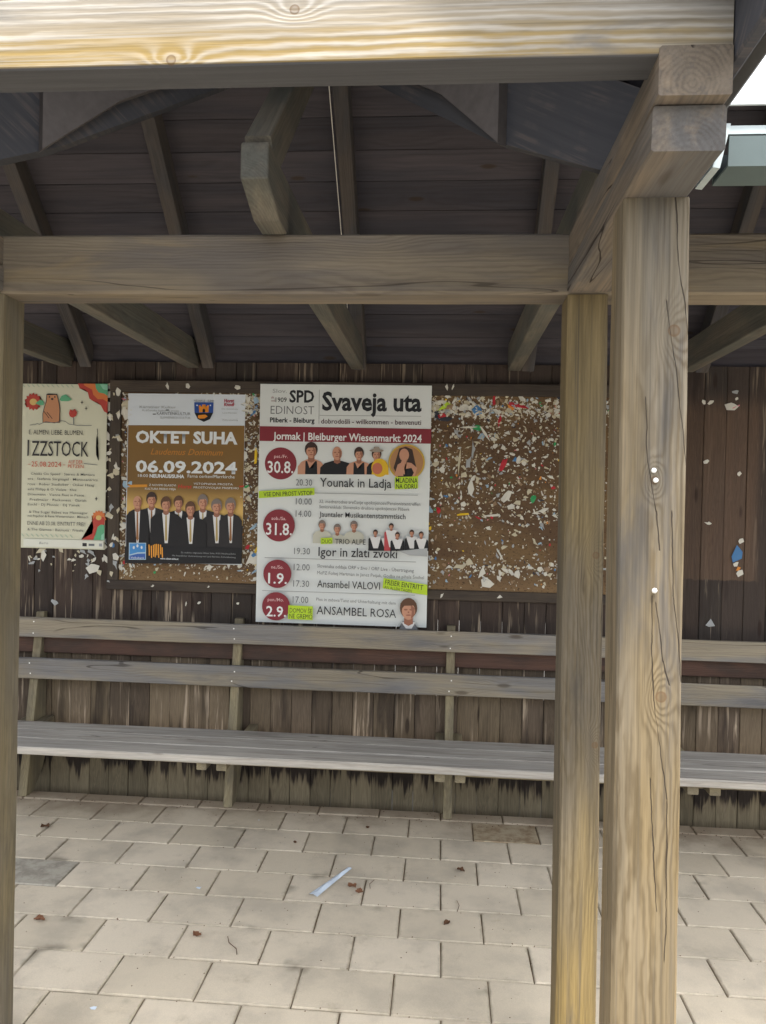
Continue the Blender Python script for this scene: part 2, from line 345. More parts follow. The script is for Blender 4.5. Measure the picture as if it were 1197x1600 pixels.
_seed = [100]
def timber(name, p0, p1, W, H, mat, parent, upv=(0, 0, 1), bev=.004, seg=None, wob=.001, label=None):
    p0, p1 = Vector(p0), Vector(p1); d = p1 - p0; L = d.length; xx = d.normalized()
    zz = Vector(upv); zz = (zz - xx * zz.dot(xx)).normalized(); yy = zz.cross(xx)
    _seed[0] += 1
    me = timber_mesh(name, L, W, H, bev, seg or max(3, int(L / .25)), wob, _seed[0]); me.materials.append(mat)
    o = bpy.data.objects.new(name, me); C.objects.link(o)
    mm = Matrix((xx, yy, zz)).transposed().to_4x4(); mm.translation = p0 - (worldpos(parent) if parent else Vector())
    if parent: o.parent = parent
    o.matrix_local = mm
    if label: o['label'] = label
    return o
def prism(name, poly, n, thick, mat, parent):
    """polygon (world points, planar) extruded along n by thick"""
    n = Vector(n).normalized() * thick; off = worldpos(parent) if parent else Vector()
    vs = [Vector(q) - off for q in poly]; k = len(vs); vs += [q + n for q in vs]
    fs = [tuple(range(k - 1, -1, -1)), tuple(range(k, 2 * k))] + [(i, (i + 1) % k, (i + 1) % k + k, i + k) for i in range(k)]
    me = mesh(name, vs, fs); me.materials.append(mat)
    bm = bmesh.new(); bm.from_mesh(me); bmesh.ops.recalc_face_normals(bm, faces=bm.faces); bm.to_mesh(me); bm.free()
    return link(name, me, parent)
def tube(name, pts, r, mat, parent=None, n=8):
    vs = []; fs = []; P = [Vector(q) for q in pts]
    for i, q in enumerate(P):
        t = (P[min(i + 1, len(P) - 1)] - P[max(i - 1, 0)]).normalized()
        a = t.cross(Vector((0, 0, 1))); a = a.normalized() if a.length > .01 else Vector((1, 0, 0)); b = t.cross(a)
        for k in range(n):
            an = 2 * math.pi * k / n; vs.append(q + (a * math.cos(an) + b * math.sin(an)) * r)
    for i in range(len(P) - 1):
        for k in range(n): fs.append((i*n+k, i*n+(k+1) % n, (i+1)*n+(k+1) % n, (i+1)*n+k))
    fs.append(tuple(range(n))); fs.append(tuple(range(len(P)*n-1, len(P)*n-n-1, -1)))
    me = mesh(name, vs, fs, smooth=True); me.materials.append(mat); return link(name, me, parent)
def kind(o, k): o['kind'] = k; return o

# ------------------------------------------------------------------ ground and paved floor
gr = kind(link('ground', mesh('ground', [(-300, -300, -.11), (300, -300, -.11), (300, 300, -.11), (-300, 300, -.11)], [(0, 1, 2, 3)]), None, M['ground']), 'structure')
YE = 3.785
fl = kind(link('floor', mesh('floor', [(-4.6, .95, -.106), (3.8, .95, -.106), (3.8, YE, -.106), (-4.6, YE, -.106), (-4.6, .95, -.009), (3.8, .95, -.009), (3.8, YE, -.009), (-4.6, YE, -.009)],
      [(4, 5, 6, 7), (0, 1, 5, 4), (1, 2, 6, 5), (2, 3, 7, 6), (3, 0, 4, 7)]), None, M['joint']), 'structure')
PW, PD = .3055, .2037
def paver_mesh(w_, d_, seed):
    rr = random.Random(seed); b = .004; vs = []; fs = []
    def ring(sx, sy, z):
        r = []
        for (a, c) in ((-sx, -sy), (0, -sy), (sx, -sy), (sx, 0), (sx, sy), (0, sy), (-sx, sy), (-sx, 0)):
            vs.append((a + rr.uniform(-.0012, .0012), c + rr.uniform(-.0012, .0012), z + rr.uniform(-.0004, .0004))); r.append(len(vs) - 1)
        return r
    r0 = ring(w_/2, d_/2, -.012); r1 = ring(w_/2, d_/2, -b); r2 = ring(w_/2 - b, d_/2 - b, 0)
    for ra, rb in ((r0, r1), (r1, r2)):
        for k in range(8): fs.append((ra[k], ra[(k+1) % 8], rb[(k+1) % 8], rb[k]))
    fs.append(tuple(r2)); return mesh('paver', vs, fs)
pm = []
for i in range(8):
    q = paver_mesh(PW - .004, PD - .004, i); q.materials.append(M['paver']); pm.append(q)
spm = paver_mesh(PW - .004, .088, 50); spm.materials.append(M['paver'])
pav = []
for r in range(-1, 13):
    for k in range(-11, 17):
        x = -1.338 + .15275 * (r % 2) + PW * k + PW / 2
        if r == -1: y, me_ = 3.688 + .0485, spm
        else: y, me_ = 3.685 - PD * (r + .5), pm[R.randrange(8)]
        if x < -4.4 or x > 3.6: continue
        pav.append((x, y, me_, r))
def vis(q):   # nearest to the middle of what the photo shows come first
    x, y = q[0], q[1]; fx = (x * .997 + y * .076) / (y + .3)
    return (0 if (2.0 < y and -.70 < x / y - 0.0 < .60) else 1, abs(y - 2.9) + abs(x + .1) * .4)
pav.sort(key=vis)
rest_v, rest_f = [], []
for i, (x, y, me_, r) in enumerate(pav):
    dz = R.uniform(-.0015, .0012); rz = R.uniform(-.004, .004)
    if i < 300:
        grey = (abs(x + 1.63) < .16 and abs(y - 2.97) < .11 and r == 3); st = (abs(x - .35) < .14 and r == 0)
        if grey or st:
            me_ = me_.copy(); me_.materials.clear(); me_.materials.append(M['paver_grey' if grey else 'paver_stain'])
        o = link('paver', me_, fl, loc=(x, y, dz)); o.rotation_euler = (R.uniform(-.003, .003), R.uniform(-.003, .003), rz)
        if grey: o['label'] = 'grey cement patched paver'
        if st: o['label'] = 'paver with a brown stain'
    else:
        n0 = len(rest_v); rest_v += [(v.co.x + x, v.co.y + y, v.co.z + dz) for v in me_.vertices]
        rest_f += [tuple(n0 + j for j in p_.vertices) for p_ in me_.polygons]
pm_rest = simple('far_paver_concrete', S(192, 180, 158), .9, .2, 6, .15)
kind(link('paver', mesh('paver_rest', rest_v, rest_f), fl, pm_rest), 'stuff')

fv, ff = [], []
n_ = 0
unseen_asphalt = kind(link('unseen_asphalt', mesh('unseen_asphalt', [(-60, -40, -.02), (60, -40, -.02), (60, .94, -.02), (-60, .94, -.02), (-60, -40, -.11), (60, -40, -.11), (60, .94, -.11), (-60, .94, -.11)],
    [(0, 1, 2, 3), (0, 4, 5, 1), (1, 5, 6, 2), (2, 6, 7, 3), (3, 7, 4, 0)]), None, M['ground']), 'structure')  # added unseen ground, darker than the pavers to cut bounced light
# ------------------------------------------------------------------ shelter
sh = thing('wooden_shelter', 'weathered open timber shelter with boarded back wall, posts, beams and steep roof', 'shelter', (0, 3.9, 0))
YW = 3.89
wall = link('back_wall', None, sh, loc=(0, 0, 0)); 
# wall battens behind the boards (seen through gaps) form the wall's own mesh
wv, wf = [], []
def addbox(vs, fs, x0, x1, y0, y1, z0, z1):
    n = len(vs); vs += [(x0, y0, z0), (x1, y0, z0), (x1, y1, z0), (x0, y1, z0), (x0, y0, z1), (x1, y0, z1), (x1, y1, z1), (x0, y1, z1)]
    fs += [(n, n+3, n+2, n+1), (n+4, n+5, n+6, n+7), (n, n+1, n+5, n+4), (n+1, n+2, n+6, n+5), (n+2, n+3, n+7, n+6), (n+3, n, n+4, n+7)]
bpy.data.objects.remove(wall)
for (z0, z1) in ((.05, .15), (1.1, 1.2), (2.1, 2.27)): addbox(wv, wf, -3.7, 3.2, YW + .022 - 3.9, YW + .08 - 3.9, z0, z1)
addbox(wv, wf, -3.7, 3.2, YW + .024 - 3.9, YW + .034 - 3.9, .15, .55)
addbox(wv, wf, -3.7, 3.2, YW + .024 - 3.9, YW + .034 - 3.9, .95, 1.1)
addbox(wv, wf, -3.7, 3.2, YW + .024 - 3.9, YW + .034 - 3.9, 1.2, 2.1)
wall = link('back_wall', mesh('back_wall', wv, wf), sh, M['dark'])
x = -3.68; bi = 0
while x < 3.15:
    bw = .1085 + R.uniform(-.002, .002); gap = R.choice([.0012, .0012, .002, .003])
    _seed[0] += 1
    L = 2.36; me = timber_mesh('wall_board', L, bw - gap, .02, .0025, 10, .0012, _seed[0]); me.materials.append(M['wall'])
    o = bpy.data.objects.new('wall_board', me); C.objects.link(o); o.parent = wall
    mm = Matrix(((0, 1, 0), (0, 0, 1), (1, 0, 0))).to_4x4()     # local x -> world z, y -> world x, z -> world y
    mm.translation = Vector((x + bw / 2, YW + .011 + R.uniform(-.002, .002) - 3.9, -.09)); o.matrix_local = mm
    x += bw; bi += 1

# posts
PX0, PX1 = .3065, .4165
def post(x0, x1, y0, d, z1, mat, label=None, lean=0.0):
    o = timber('post', ((x0 + x1) / 2 + lean, y0 + d / 2, 0), ((x0 + x1) / 2, y0 + d / 2, z1), d, x1 - x0, mat, sh, upv=(1, 0, 0), bev=.005, seg=16, wob=.003, label=label)
    return o
pf = post(.3065, .4195, 1.343, .096, 2.09, M['post_front'], 'front corner post, pale and split', .020)
pr_ = post(.3075, .4075, 1.93, .105, 2.0855, M['post_rear'], 'rear post, stained yellow near the foot', .019)
pl_ = post(-1.285, -1.176, 1.93, .110, 2.0855, M['post_left'], 'left rear post, grey')
post(-1.285, -1.176, 1.343, .120, 2.09, M['post_front'])
post(2.05, 2.16, 1.93, .11, 2.0855, M['post_rear'])
# screws in the front post
def screw(px, pz, par):
    vs, fs = [], []; n = 10
    for k in range(n): a = 2*math.pi*k/n; vs.append((math.cos(a)*.0055, 0, math.sin(a)*.0055))
    for k in range(n): a = 2*math.pi*k/n; vs.append((math.cos(a)*.0042, -.003, math.sin(a)*.0042))
    vs.append((0, -.004, 0))
    for k in range(n): fs += [(k, (k+1) % n, n+(k+1) % n, n+k), (n+k, n+(k+1) % n, 2*n)]
    o = link('screw_head', mesh('screw_head', vs, fs, smooth=True), par, M['screw'])
    o.matrix_parent_inverse = Matrix.Identity(4)
    wm = Matrix.Translation((px + .020 * (2.09 - pz) / 2.09, 1.3405, pz)) @ Matrix.Scale(0.85, 4); base = Matrix.Translation(worldpos(sh)) @ par.matrix_basis
    o.matrix_local = base.inverted() @ wm
for (a, b) in ((.364, 1.617), (.3675, 1.600), (.3685, 1.408)): screw(a, b, pf)

# long beam on the rear posts, and wall plate
timber('beam', (-3.6, 1.9825, 2.163), (3.1, 1.9825, 2.163), .105, .154, M['beam'], sh, bev=.006, seg=30, wob=.003, label='long beam on the rear posts')
timber('wall_plate', (-3.6, 3.96, 2.315), (3.1, 3.96, 2.315), .10, .13, M['roof_plank'], sh)
# corner purlins (upper and lower timber, the lower one ends in a corbel)
for (a, b) in ((.3065, .4145), (-1.2825, -1.1745)):
    xm = (a + b) / 2; W_ = b - a
    # lower timber: side profile in (Y, Z)
    def yz(name, prof, x0, th, mat, label=None):
        o = prism(name, [(x0, q[0], q[1]) for q in prof], (1, 0, 0), th, mat, sh)
        if label: o['label'] = label
        return o
    lo = timber('purlin', (xm, 1.172, 2.1245), (xm, 1.928, 2.1245), W_ + .001, .069, M['purlin'], sh, bev=.004, seg=10, wob=.002, label='lower corner purlin with its end showing')
    upo = timber('purlin', (xm, 1.1475, 2.1985), (xm, 1.928, 2.1985), W_ - .002, .074, M['purlin'], sh, bev=.003, seg=10, wob=.002, label='upper corner purlin with split end')
    timber('purlin', (xm, 2.038, 2.17), (xm, 2.6, 2.17), W_ - .03, .10, M['purlin'], sh) if False else None
# front cross beam, sun bleached
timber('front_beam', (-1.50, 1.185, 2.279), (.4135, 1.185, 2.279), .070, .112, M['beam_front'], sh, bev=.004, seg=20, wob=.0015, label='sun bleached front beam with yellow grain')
# eave boards of the porch running forward
for sx in (0, 1):
    x0 = .4155 if not sx else -.868 - .4155 - .022
    timber('eave_board', (x0 + .011, 1.0, 2.285), (x0 + .011, 1.205, 2.285), .022, .14, M['valley'], sh)
# tie beams, each nose cut at the front
def tie(x0):
    prof = [(1.715, 2.368), (1.715, 2.292), (1.845, 2.2405), (4.0, 2.2405), (4.0, 2.378), (1.72, 2.378)]
    o = prism('tie_beam', [(0, a, b) for a, b in prof], (1, 0, 0), .065, M['tie'], sh)
    # grain along local x: rebuild in a rotated frame
    me = o.data
    for v in me.vertices:
        X, Y, Z = v.co.x, v.co.y + 3.9, v.co.z; v.co = Vector((Y - 1.7, -X, Z - 2.31))
    mm = Matrix(((0, -1, 0), (1, 0, 0), (0, 0, 1))).to_4x4(); mm.translation = Vector((x0, 1.7 - 3.9, 2.31)); o.matrix_local = mm
    bm = bmesh.new(); bm.from_mesh(me); bmesh.ops.recalc_face_normals(bm, faces=bm.faces)
    bmesh.ops.bevel(bm, geom=list(bm.edges), offset=.003, segments=1, affect='EDGES'); bm.to_mesh(me); bm.free()
    return o
tx = [-2.78, -2.045, -1.352, -.4785, .3285, 1.185, 2.0]
for q in tx: tie(q)
# rafters of the rear slope (45 degrees), and of the front slope
for x0 in (-3.3, -2.62, -1.935, -1.268, -.463, .398, 1.26, 2.08):
    n = Vector((0, 1, 1)).normalized()
    a = Vector((x0 + .031, 3.98, 2.150)) + n * .05; b = Vector((x0 + .031, 2.665, 3.465)) + n * .05
    timber('rafter', a, b, .062, .10, M['rafter'], sh, upv=n, bev=.003)
for x0 in (-2.045, -.4785, 1.185, 2.0):
    n = Vector((0, -1, 1)).normalized()
    a = Vector((x0 + .0325, 1.742, 2.402)) - n * .05 if x0 == -.4785 else Vector((x0 + .0325, 1.52, 2.26)) + n * .0
    b = a + Vector((0, 1, 1)) * (.90 if x0 == -.4785 else 1.08)
    timber('rafter', a, b, .062, .10, M['tie'], sh, upv=n, bev=.003, label='pale rafter rising from the nose of the middle tie beam' if x0 == -.4785 else None)
tube('pale_line', [(-.4665 + 3e-3, 2.72 - 3.9, 3.30), (-.468, 3.35 - 3.9, 2.735), (-.468, 3.8 - 3.9, 2.29)], .0018, M['pale_line'], sh)  # thin pale line along the edge of the middle rafter
# roof
roof = link('roof', None, sh)
bpy.data.objects.remove(roof)
def slab(pts, th):
    vs = [Vector(q) - Vector((0, 3.9, 0)) for q in pts]; k = len(vs)
    n = (vs[1] - vs[0]).cross(vs[2] - vs[0]).normalized()
    if n.z < 0: n = -n
    return vs + [v + n * th for v in vs], [tuple(range(k))[::-1], tuple(range(k, 2*k))] + [(i, (i+1) % k, (i+1) % k + k, i + k) for i in range(k)]
RV, RF, RM = [], [], []
def addslab(pts, th, mi):
    v, f = slab(pts, th); n = len(RV); RV.extend(v); RF.extend([tuple(n + j for j in q) for q in f]); RM.extend([mi] * len(f))
RX0, RX1 = -3.8, 3.3
zr = lambda Y: 2.25 + .1414 + (3.88 - Y)          # rear plane underside of planks
zf = lambda Y: 2.335 + (Y - 1.5)                  # front plane underside of planks
YR = (6.2714 - .835) / 2; ZR = zr(YR)
e = .024 * 1.4142
addslab([(RX0, 4.25, zr(4.25) + e), (RX1, 4.25, zr(4.25) + e), (RX1, YR - .003, zr(YR - .003) + e), (RX0, YR - .003, zr(YR - .003) + e)], .01, 0)
t_r = (ZR - 2.335)   # valley param at ridge level would be beyond porch ridge
PC = -.434; hw = .46 - PC                        # porch centre and half span
zp = 2.335 + hw                                   # porch ridge height (underside)
YV = 1.5 + hw                                     # where the porch ridge dies into the main roof
vR = lambda t: (.46 - t, 1.5 + t, 2.335 + t)
vL = lambda t: (2 * PC - .46 + t, 1.5 + t, 2.335 + t)
E3 = Vector((0, 0, e))
def up3(q): return tuple(Vector(q) + E3)
addslab([up3((.50, 1.5, 2.335)), up3((RX1, 1.5, 2.335)), up3((RX1, YR, ZR)), up3((PC, YR, ZR)), up3((PC, YV, zp))], .012, 1)
addslab([up3((2*PC-.50, 1.5, 2.335)), up3((PC, YV, zp)), up3((PC, YR, ZR)), up3((RX0, YR, ZR)), up3((RX0, 1.5, 2.335))], .012, 0)
YF = 1.02
addslab([up3((.52, YF, 2.275)), up3((.52, 1.49, 2.275)), up3(vR(0)), up3((PC, YV, zp)), up3((PC, YF, zp))], .012, 0)
addslab([up3((2*PC-.52, YF, 2.275)), up3((PC, YF, zp)), up3((PC, YV, zp)), up3(vL(0)), up3((2*PC-.52, 1.49, 2.275))], .012, 0)
roof = link('roof', mesh('roof', RV, RF, [M['roof_dark'], M['metal_roof']], RM), sh)
roof['label'] = 'steep roof with a small porch gable, pale metal at the right'
bm = bmesh.new(); bm.from_mesh(roof.data); bmesh.ops.recalc_face_normals(bm, faces=bm.faces); bm.to_mesh(roof.data); bm.free()
PWR = .132 / math.sqrt(2)
def rplank(p0, p1, wid, n):
    return timber('roof_plank', p0, p1, wid, .022, M['roof_plank'], roof, upv=n, bev=.0018, seg=max(3, int((Vector(p1) - Vector(p0)).length / .5)), wob=.001)
y = 4.15
while y > YR + PWR * .5:
    n = Vector((0, 1, 1)).normalized(); c = Vector((0, y - PWR / 2, zr(y - PWR / 2))) + n * .0125
    rplank((RX0, c.y, c.z), (RX1, c.y, c.z), .1308, n); y -= PWR
y = 1.5
while y < YR - PWR * .5:
    n = Vector((0, -1, 1)).normalized(); c = Vector((0, y + PWR / 2, zf(y + PWR / 2))) + n * .0125; t = y + PWR / 2 - 1.5
    xr = max(.46 - t, PC) + .02; xl = min(2 * PC - .46 + t, PC) - .02
    rplank((xr, c.y, c.z), (RX1, c.y, c.z), .1308, n); rplank((RX0, c.y, c.z), (xl, c.y, c.z), .1308, n); y += PWR
for sgn in (1, -1):
    t = -.03
    while t < hw - .03:
        tm = t + PWR / 2; n = Vector((sgn, 0, 1)).normalized()
        X = .46 - tm if sgn > 0 else 2 * PC - .46 + tm
        c = Vector((X, 0, 2.335 + tm)) + n * .0125
        rplank((c.x, YF + .01, c.z), (c.x, 1.5 + max(tm, 0) + .02, c.z), .1308, n); t += PWR
# valley rafters with stepped lower edge
def valley(fn, inward):
    poly = []
    T = lambda t, z: (fn(t)[0], fn(t)[1], z)
    d = Vector(fn(1)) - Vector(fn(0)); d.z = 0; n = d.cross(Vector((0, 0, 1))).normalized()
    if n.y > 0: n = -n
    poly = [T(.05, 2.335 + .04), T(.05, 2.195), T(.34, 2.42), T(hw - .02, 2.42 + hw - .36), T(hw - .02, 2.335 + hw - .03)]
    prism('valley_rafter', [tuple(Vector(q) - n * .03) for q in poly], n, .06, M['valley'], sh)
    poly = [T(.305, 2.335 + .28), T(.305, 2.388), T(.44, 2.575), T(hw - .02, 2.575 + (hw - .46)), T(hw - .02, 2.335 + hw - .035)]
    prism('valley_rafter', [tuple(Vector(q) + n * .0305) for q in poly], n, .03, M['valley2'], sh)
valley(vR, 1); valley(vL, -1)
# common rafters of the porch, hidden mostly by the front beam
for yy in (1.07, ):
    for sgn in (1, -1):
        n = Vector((sgn, 0, 1)).normalized(); a = Vector((.44 if sgn > 0 else 2*PC - .44, yy, 2.355)) - n * .042; b = Vector((PC, yy, zp)) - n * .042
        timber('rafter', a, b, .06, .08, M['rafter'], sh, upv=n)
prism('flashing', [(.50, 1.484, 2.322), (3.3, 1.484, 2.322), (3.3, 1.484, 2.392), (.50, 1.484, 2.392)], (0, 1, 0), .006, M['metal_roof'], sh)
ge = []
gx0, gx1 = .536, 3.3
prof = [(1.50, 2.212), (1.496, 2.268), (1.50, 2.270), (1.506, 2.216), (1.58, 2.216), (1.58, 2.27), (1.586, 2.27), (1.586, 2.210)]
gt = prism('gutter', [(gx0, a, b) for a, b in prof], (1, 0, 0), gx1 - gx0, M['gutter'], sh)
prism('flashing', [(.505, 1.494, 2.208), (.519, 1.494, 2.206), (.538, 1.496, 2.292), (.530, 1.496, 2.292)], (0, 1, 0), .10, M['flash'], sh)
prism('flashing', [(.528, 1.497, 2.272), (gx1, 1.497, 2.272), (gx1, 1.497, 2.288), (.530, 1.497, 2.288)], (0, 1, 0), .02, M['flash'], sh)
ca = [(.50 + .55 * i, 1.485 + .01 * math.sin(i * 2.1), 2.318 + .016 * math.cos(i * 1.9)) for i in range(6)]
tube('cable', [(.50, 1.49, 2.330), (.56, 1.488, 2.316), (.62, 1.487, 2.306), (.8, 1.487, 2.308), (1.2, 1.487, 2.302), (2.0, 1.488, 2.306), (3.2, 1.488, 2.30)], .0065, M['cable'], sh)
tube('cable', [(.50, 1.488, 2.296), (.56, 1.486, 2.301), (.64, 1.4765, 2.300), (.9, 1.4765, 2.300), (1.4, 1.476, 2.297), (3.2, 1.476, 2.292)], .0055, M['cable'], sh)
# brown rail fixed on the wall behind the bench
timber('wall_rail', (-3.6, 3.869, .762), (3.1, 3.869, .772), .038, .10, M['redrail'], sh, bev=.004, seg=24, wob=.002, label='red brown rail on the wall behind the backrest')

# ------------------------------------------------------------------ bench
be = thing('bench', 'long grey slatted bench with backrest along the boarded back wall', 'bench', (-.3, 3.5, 0))
BX0, BX1 = -3.3, 2.6
for i, (y0, y1) in enumerate(((3.268, 3.392), (3.397, 3.520), (3.525, 3.650))):
    timber('seat_plank', (BX0, (y0 + y1) / 2, .391), (BX1, (y0 + y1) / 2, .391 + .002 * (i % 2)), y1 - y0, .036, M['seat'], be, bev=.005, seg=26, wob=.002)
timber('back_rail', (BX0, 3.795, .858), (BX1, 3.795, .862), .026, .102, M['rail'], be, bev=.004, seg=26, wob=.003, label='upper backrest rail')
timber('back_rail', (BX0, 3.778, .645), (BX1, 3.778, .648), .026, .108, M['rail'], be, bev=.004, seg=26, wob=.003, label='lower backrest rail')
timber('apron', (-1.78, 3.42, .345), (-.98, 3.42, .345), .03, .045, M['leg'], be, bev=.003); timber('apron', (-.95, 3.42, .345), (.0, 3.42, .345), .03, .045, M['leg'], be, bev=.003)
timber('apron', (.14, 3.42, .343), (1.9, 3.42, .343), .03, .045, M['leg'], be, bev=.003)
for lx, wd in ((-3.2, .045), (-2.132, .045), (-1.056, .045), (.048, .043), (1.13, .045), (2.2, .045)):
    # side profile (Y, Z): front edge leans back, foot chamfered behind
    prof = [(3.700, 0), (3.772, .0), (3.862, .10), (3.884, .15), (3.884, .93), (3.850, .93)]
    def py(z): return 3.700 + .150 * z / .93
    o = prism('leg', [(lx, a, b) for a, b in prof], (1, 0, 0), wd, M['leg'], be)
    # vertical grain: re-frame so that local x runs up the leg
    offv = worldpos(be); me = o.data
    for v in me.vertices:
        X, Y, Z = v.co.x + offv.x, v.co.y + offv.y, v.co.z; v.co = Vector((Z, X - lx, Y - 3.8))
    mm = Matrix(((0, 1, 0), (0, 0, 1), (1, 0, 0))).to_4x4(); mm.translation = Vector((lx, 3.8, 0)) - offv; o.matrix_local = mm
    bm = bmesh.new(); bm.from_mesh(me); bmesh.ops.recalc_face_normals(bm, faces=bm.faces); bmesh.ops.bevel(bm, geom=list(bm.edges), offset=.003, segments=1, affect='EDGES'); bm.to_mesh(me); bm.free()
    for sx in ((lx - .0235, lx + wd + .0235) if abs(lx + 1.056) > .01 else (lx + .012, lx + wd + .058)):
        sup = timber('seat_support', (sx, 3.30, .3515), (sx, 3.885, .3515), .045, .040, M['leg'], be, bev=.003)

def nail(px, py, pz):
    o = link('nail_head', NM, be, loc=Vector((px, py, pz)) - worldpos(be))
_v, _f = [], []
addbox(_v, _f, -.0028, .0028, -.0012, .0012, -.0028, .0028); NM = mesh('nail_head', _v, _f, [M['screw']])
for lx in (-2.11, -1.034, .07, 1.15):
    for (yy, zz) in ((3.7815, .885), (3.7815, .832), (3.7645, .672), (3.7645, .618)): nail(lx + R.uniform(-.008, .008), yy, zz + R.uniform(-.006, .006))
# ------------------------------------------------------------------ notice board
nb = thing('notice_board', 'long framed brown pin board full of torn paper scraps on the back wall', 'notice board', (-.5, 3.88, 1.6))
nbp = worldpos(nb)
PXL, PXR, PZB, PZT = -1.69, .86, 1.112, 2.105
pan = link('panel', mesh('panel', *(lambda v, f: (addbox(v, f, PXL - nbp.x, PXR - nbp.x, 3.868 - nbp.y, 3.8885 - nbp.y, PZB - nbp.z, PZT - nbp.z), (v, f))[1])([], [])), nb, M['panel'])
timber('frame_rail', (PXL - .062, 3.872, 2.137), (PXR + .06, 3.872, 2.137), .033, .062, M['frame'], nb, bev=.003, seg=16)
timber('frame_rail', (PXL - .062, 3.872, 1.086), (PXR + .06, 3.872, 1.086), .033, .050, M['frame'], nb, bev=.003, seg=16)
timber('frame_rail', (PXL - .031, 3.872, 1.112), (PXL - .031, 3.872, 2.105), .0335, .060, M['frame'], nb, upv=(1, 0, 0), bev=.003, seg=8)
timber('frame_rail', (PXR + .030, 3.872, 1.112), (PXR + .030, 3.872, 2.105), .0335, .058, M['frame'], nb, upv=(1, 0, 0), bev=.003, seg=8)

# torn scraps
def scrap_mesh(seed, aspect=1.0, name='paper_scrap'):
    rr = random.Random(seed); n = rr.randint(4, 7); vs = [(0, -.10, 0)]; a0 = rr.random() * 6.28; aspect *= rr.choice([1, 1, 1.35, 1.7])
    for k in range(n):
        a = a0 + 2 * math.pi * (k + rr.uniform(-.25, .25)) / n; r = rr.uniform(.4, 1.35)
        vs.append((math.cos(a) * r * .5 * aspect, -rr.uniform(.0, .30) if rr.random() < .4 else -.03, math.sin(a) * r * .5 / aspect))
    fs = [(0, 1 + k, 1 + (k + 1) % n) for k in range(n)]
    return vs, fs
cols = {'white': (206, 204, 194), 'cream': (190, 182, 158), 'grey': (158, 162, 164), 'paleblue': (150, 176, 196), 'blue': (70, 120, 170), 'yellow': (226, 188, 40),
        'red': (176, 40, 52), 'green': (50, 150, 90), 'lime': (176, 206, 50), 'dark': (44, 48, 60), 'pink': (206, 130, 140), 'orange': (214, 140, 60), 'brownp': (140, 116, 90)}
wts = ['white'] * 50 + ['cream'] * 40 + ['grey'] * 16 + ['brownp'] * 8 + ['paleblue'] * 4 + ['dark', 'blue', 'pink', 'yellow', 'green', 'red', 'brownp', 'brownp', 'orange']
lib = {}
for cn, (a, b, c) in cols.items():
    lib[cn] = []
    for j in range(10 if cn in ('white', 'cream') else 4):
        vs, fs = scrap_mesh(hash_ := (sum(map(ord, cn)) * 31 + j * 7), random.Random(j + len(cn)).uniform(.6, 1.5))
        me = mesh('paper_scrap', vs, fs); me.materials.append(flat('scrap_' + cn, a, b, c, .9)); lib[cn].append(me)
def dens(x, z):
    """how thickly the torn paper lies at a point of the board"""
    top = math.exp(-((z - 2.045) / .05) ** 2) * 1.9
    mid = .50 if z > 1.45 else .2
    low = math.exp(-((z - 1.23) / .05) ** 2) * .85
    if x < -1.62: top += .9
    if -1.03 < x < -.93: top += .9
    return max(top, mid, low)
posters_cov = [(-1.655, -1.026, 1.206, 2.096), (-.945, -.057, .9, 2.153)]
def covered(x, z, s):
    for (a, b, c, d) in posters_cov:
        if a + s * .3 < x < b - s * .3 and c + s * .3 < z < d: return True
    return False
sc_list = []
tries = 0
while len(sc_list) < 3300 and tries < 120000:
    tries += 1; x = R.uniform(PXL + .005, PXR - .005); z = R.uniform(PZB + .01, PZT - .002)
    if R.random() * 2.2 > dens(x, z): continue
    s = min(.048, .005 + R.expovariate(1 / .0062)) * (1.25 if z > 1.99 else 1)
    if covered(x, z, s): continue
    if x > .62 and R.random() < .5: continue
    sc_list.append((x, z, s, R.choice(wts)))
fixed = [(.105, 1.50, .035, 'yellow'), (.315, 1.765, .055, 'red'), (.29, 1.98, .05, 'red'), (.175, 1.945, .038, 'green'), (.02, 2.055, .06, 'lime'), (-.045, 2.02, .085, 'dark'),
         (-.005, 1.99, .075, 'dark'), (.175, 2.04, .06, 'blue'), (.345, 2.045, .045, 'orange'), (-.965, 2.07, .06, 'paleblue'), (-.975, 2.02, .05, 'blue'), (-.055, 1.52, .045, 'paleblue'),
         (.34, 1.61, .07, 'white'), (.14, 1.76, .05, 'grey'), (.2, 1.90, .05, 'paleblue'), (-.24, 1.16, .05, 'white'), (.22, 1.21, .05, 'white'), (.25, 1.155, .055, 'white'), (.4, 1.2, .05, 'white'),
         (-1.66, 2.04, .06, 'cream'), (-1.665, 1.98, .07, 'white'), (-1.66, 1.62, .055, 'paleblue'), (-1.66, 1.40, .06, 'white'), (-.98, 1.24, .07, 'white'), (-.96, 1.26, .035, 'blue'), (-.955, 1.285, .03, 'yellow'), (-1.0, 1.30, .03, 'red')]
sc_list.sort(key=lambda q: -q[2])
big = [(q, True) for q in fixed] + [(q, False) for q in sc_list[:270]]
for (x, z, s, cn), fx in big:
    me = R.choice(lib[cn]); o = link('paper_scrap', me, pan, loc=(x - nbp.x, 3.8668 - nbp.y - R.uniform(0, .0012), z - nbp.z))
    k = 1.0 if fx else 1.0; st = R.choice([1, 1, 1, 1.8])
    o.scale = (s * k / math.sqrt(st), min(s, .03), s * k * math.sqrt(st)); o.rotation_euler = (0, R.uniform(0, 6.28), 0)
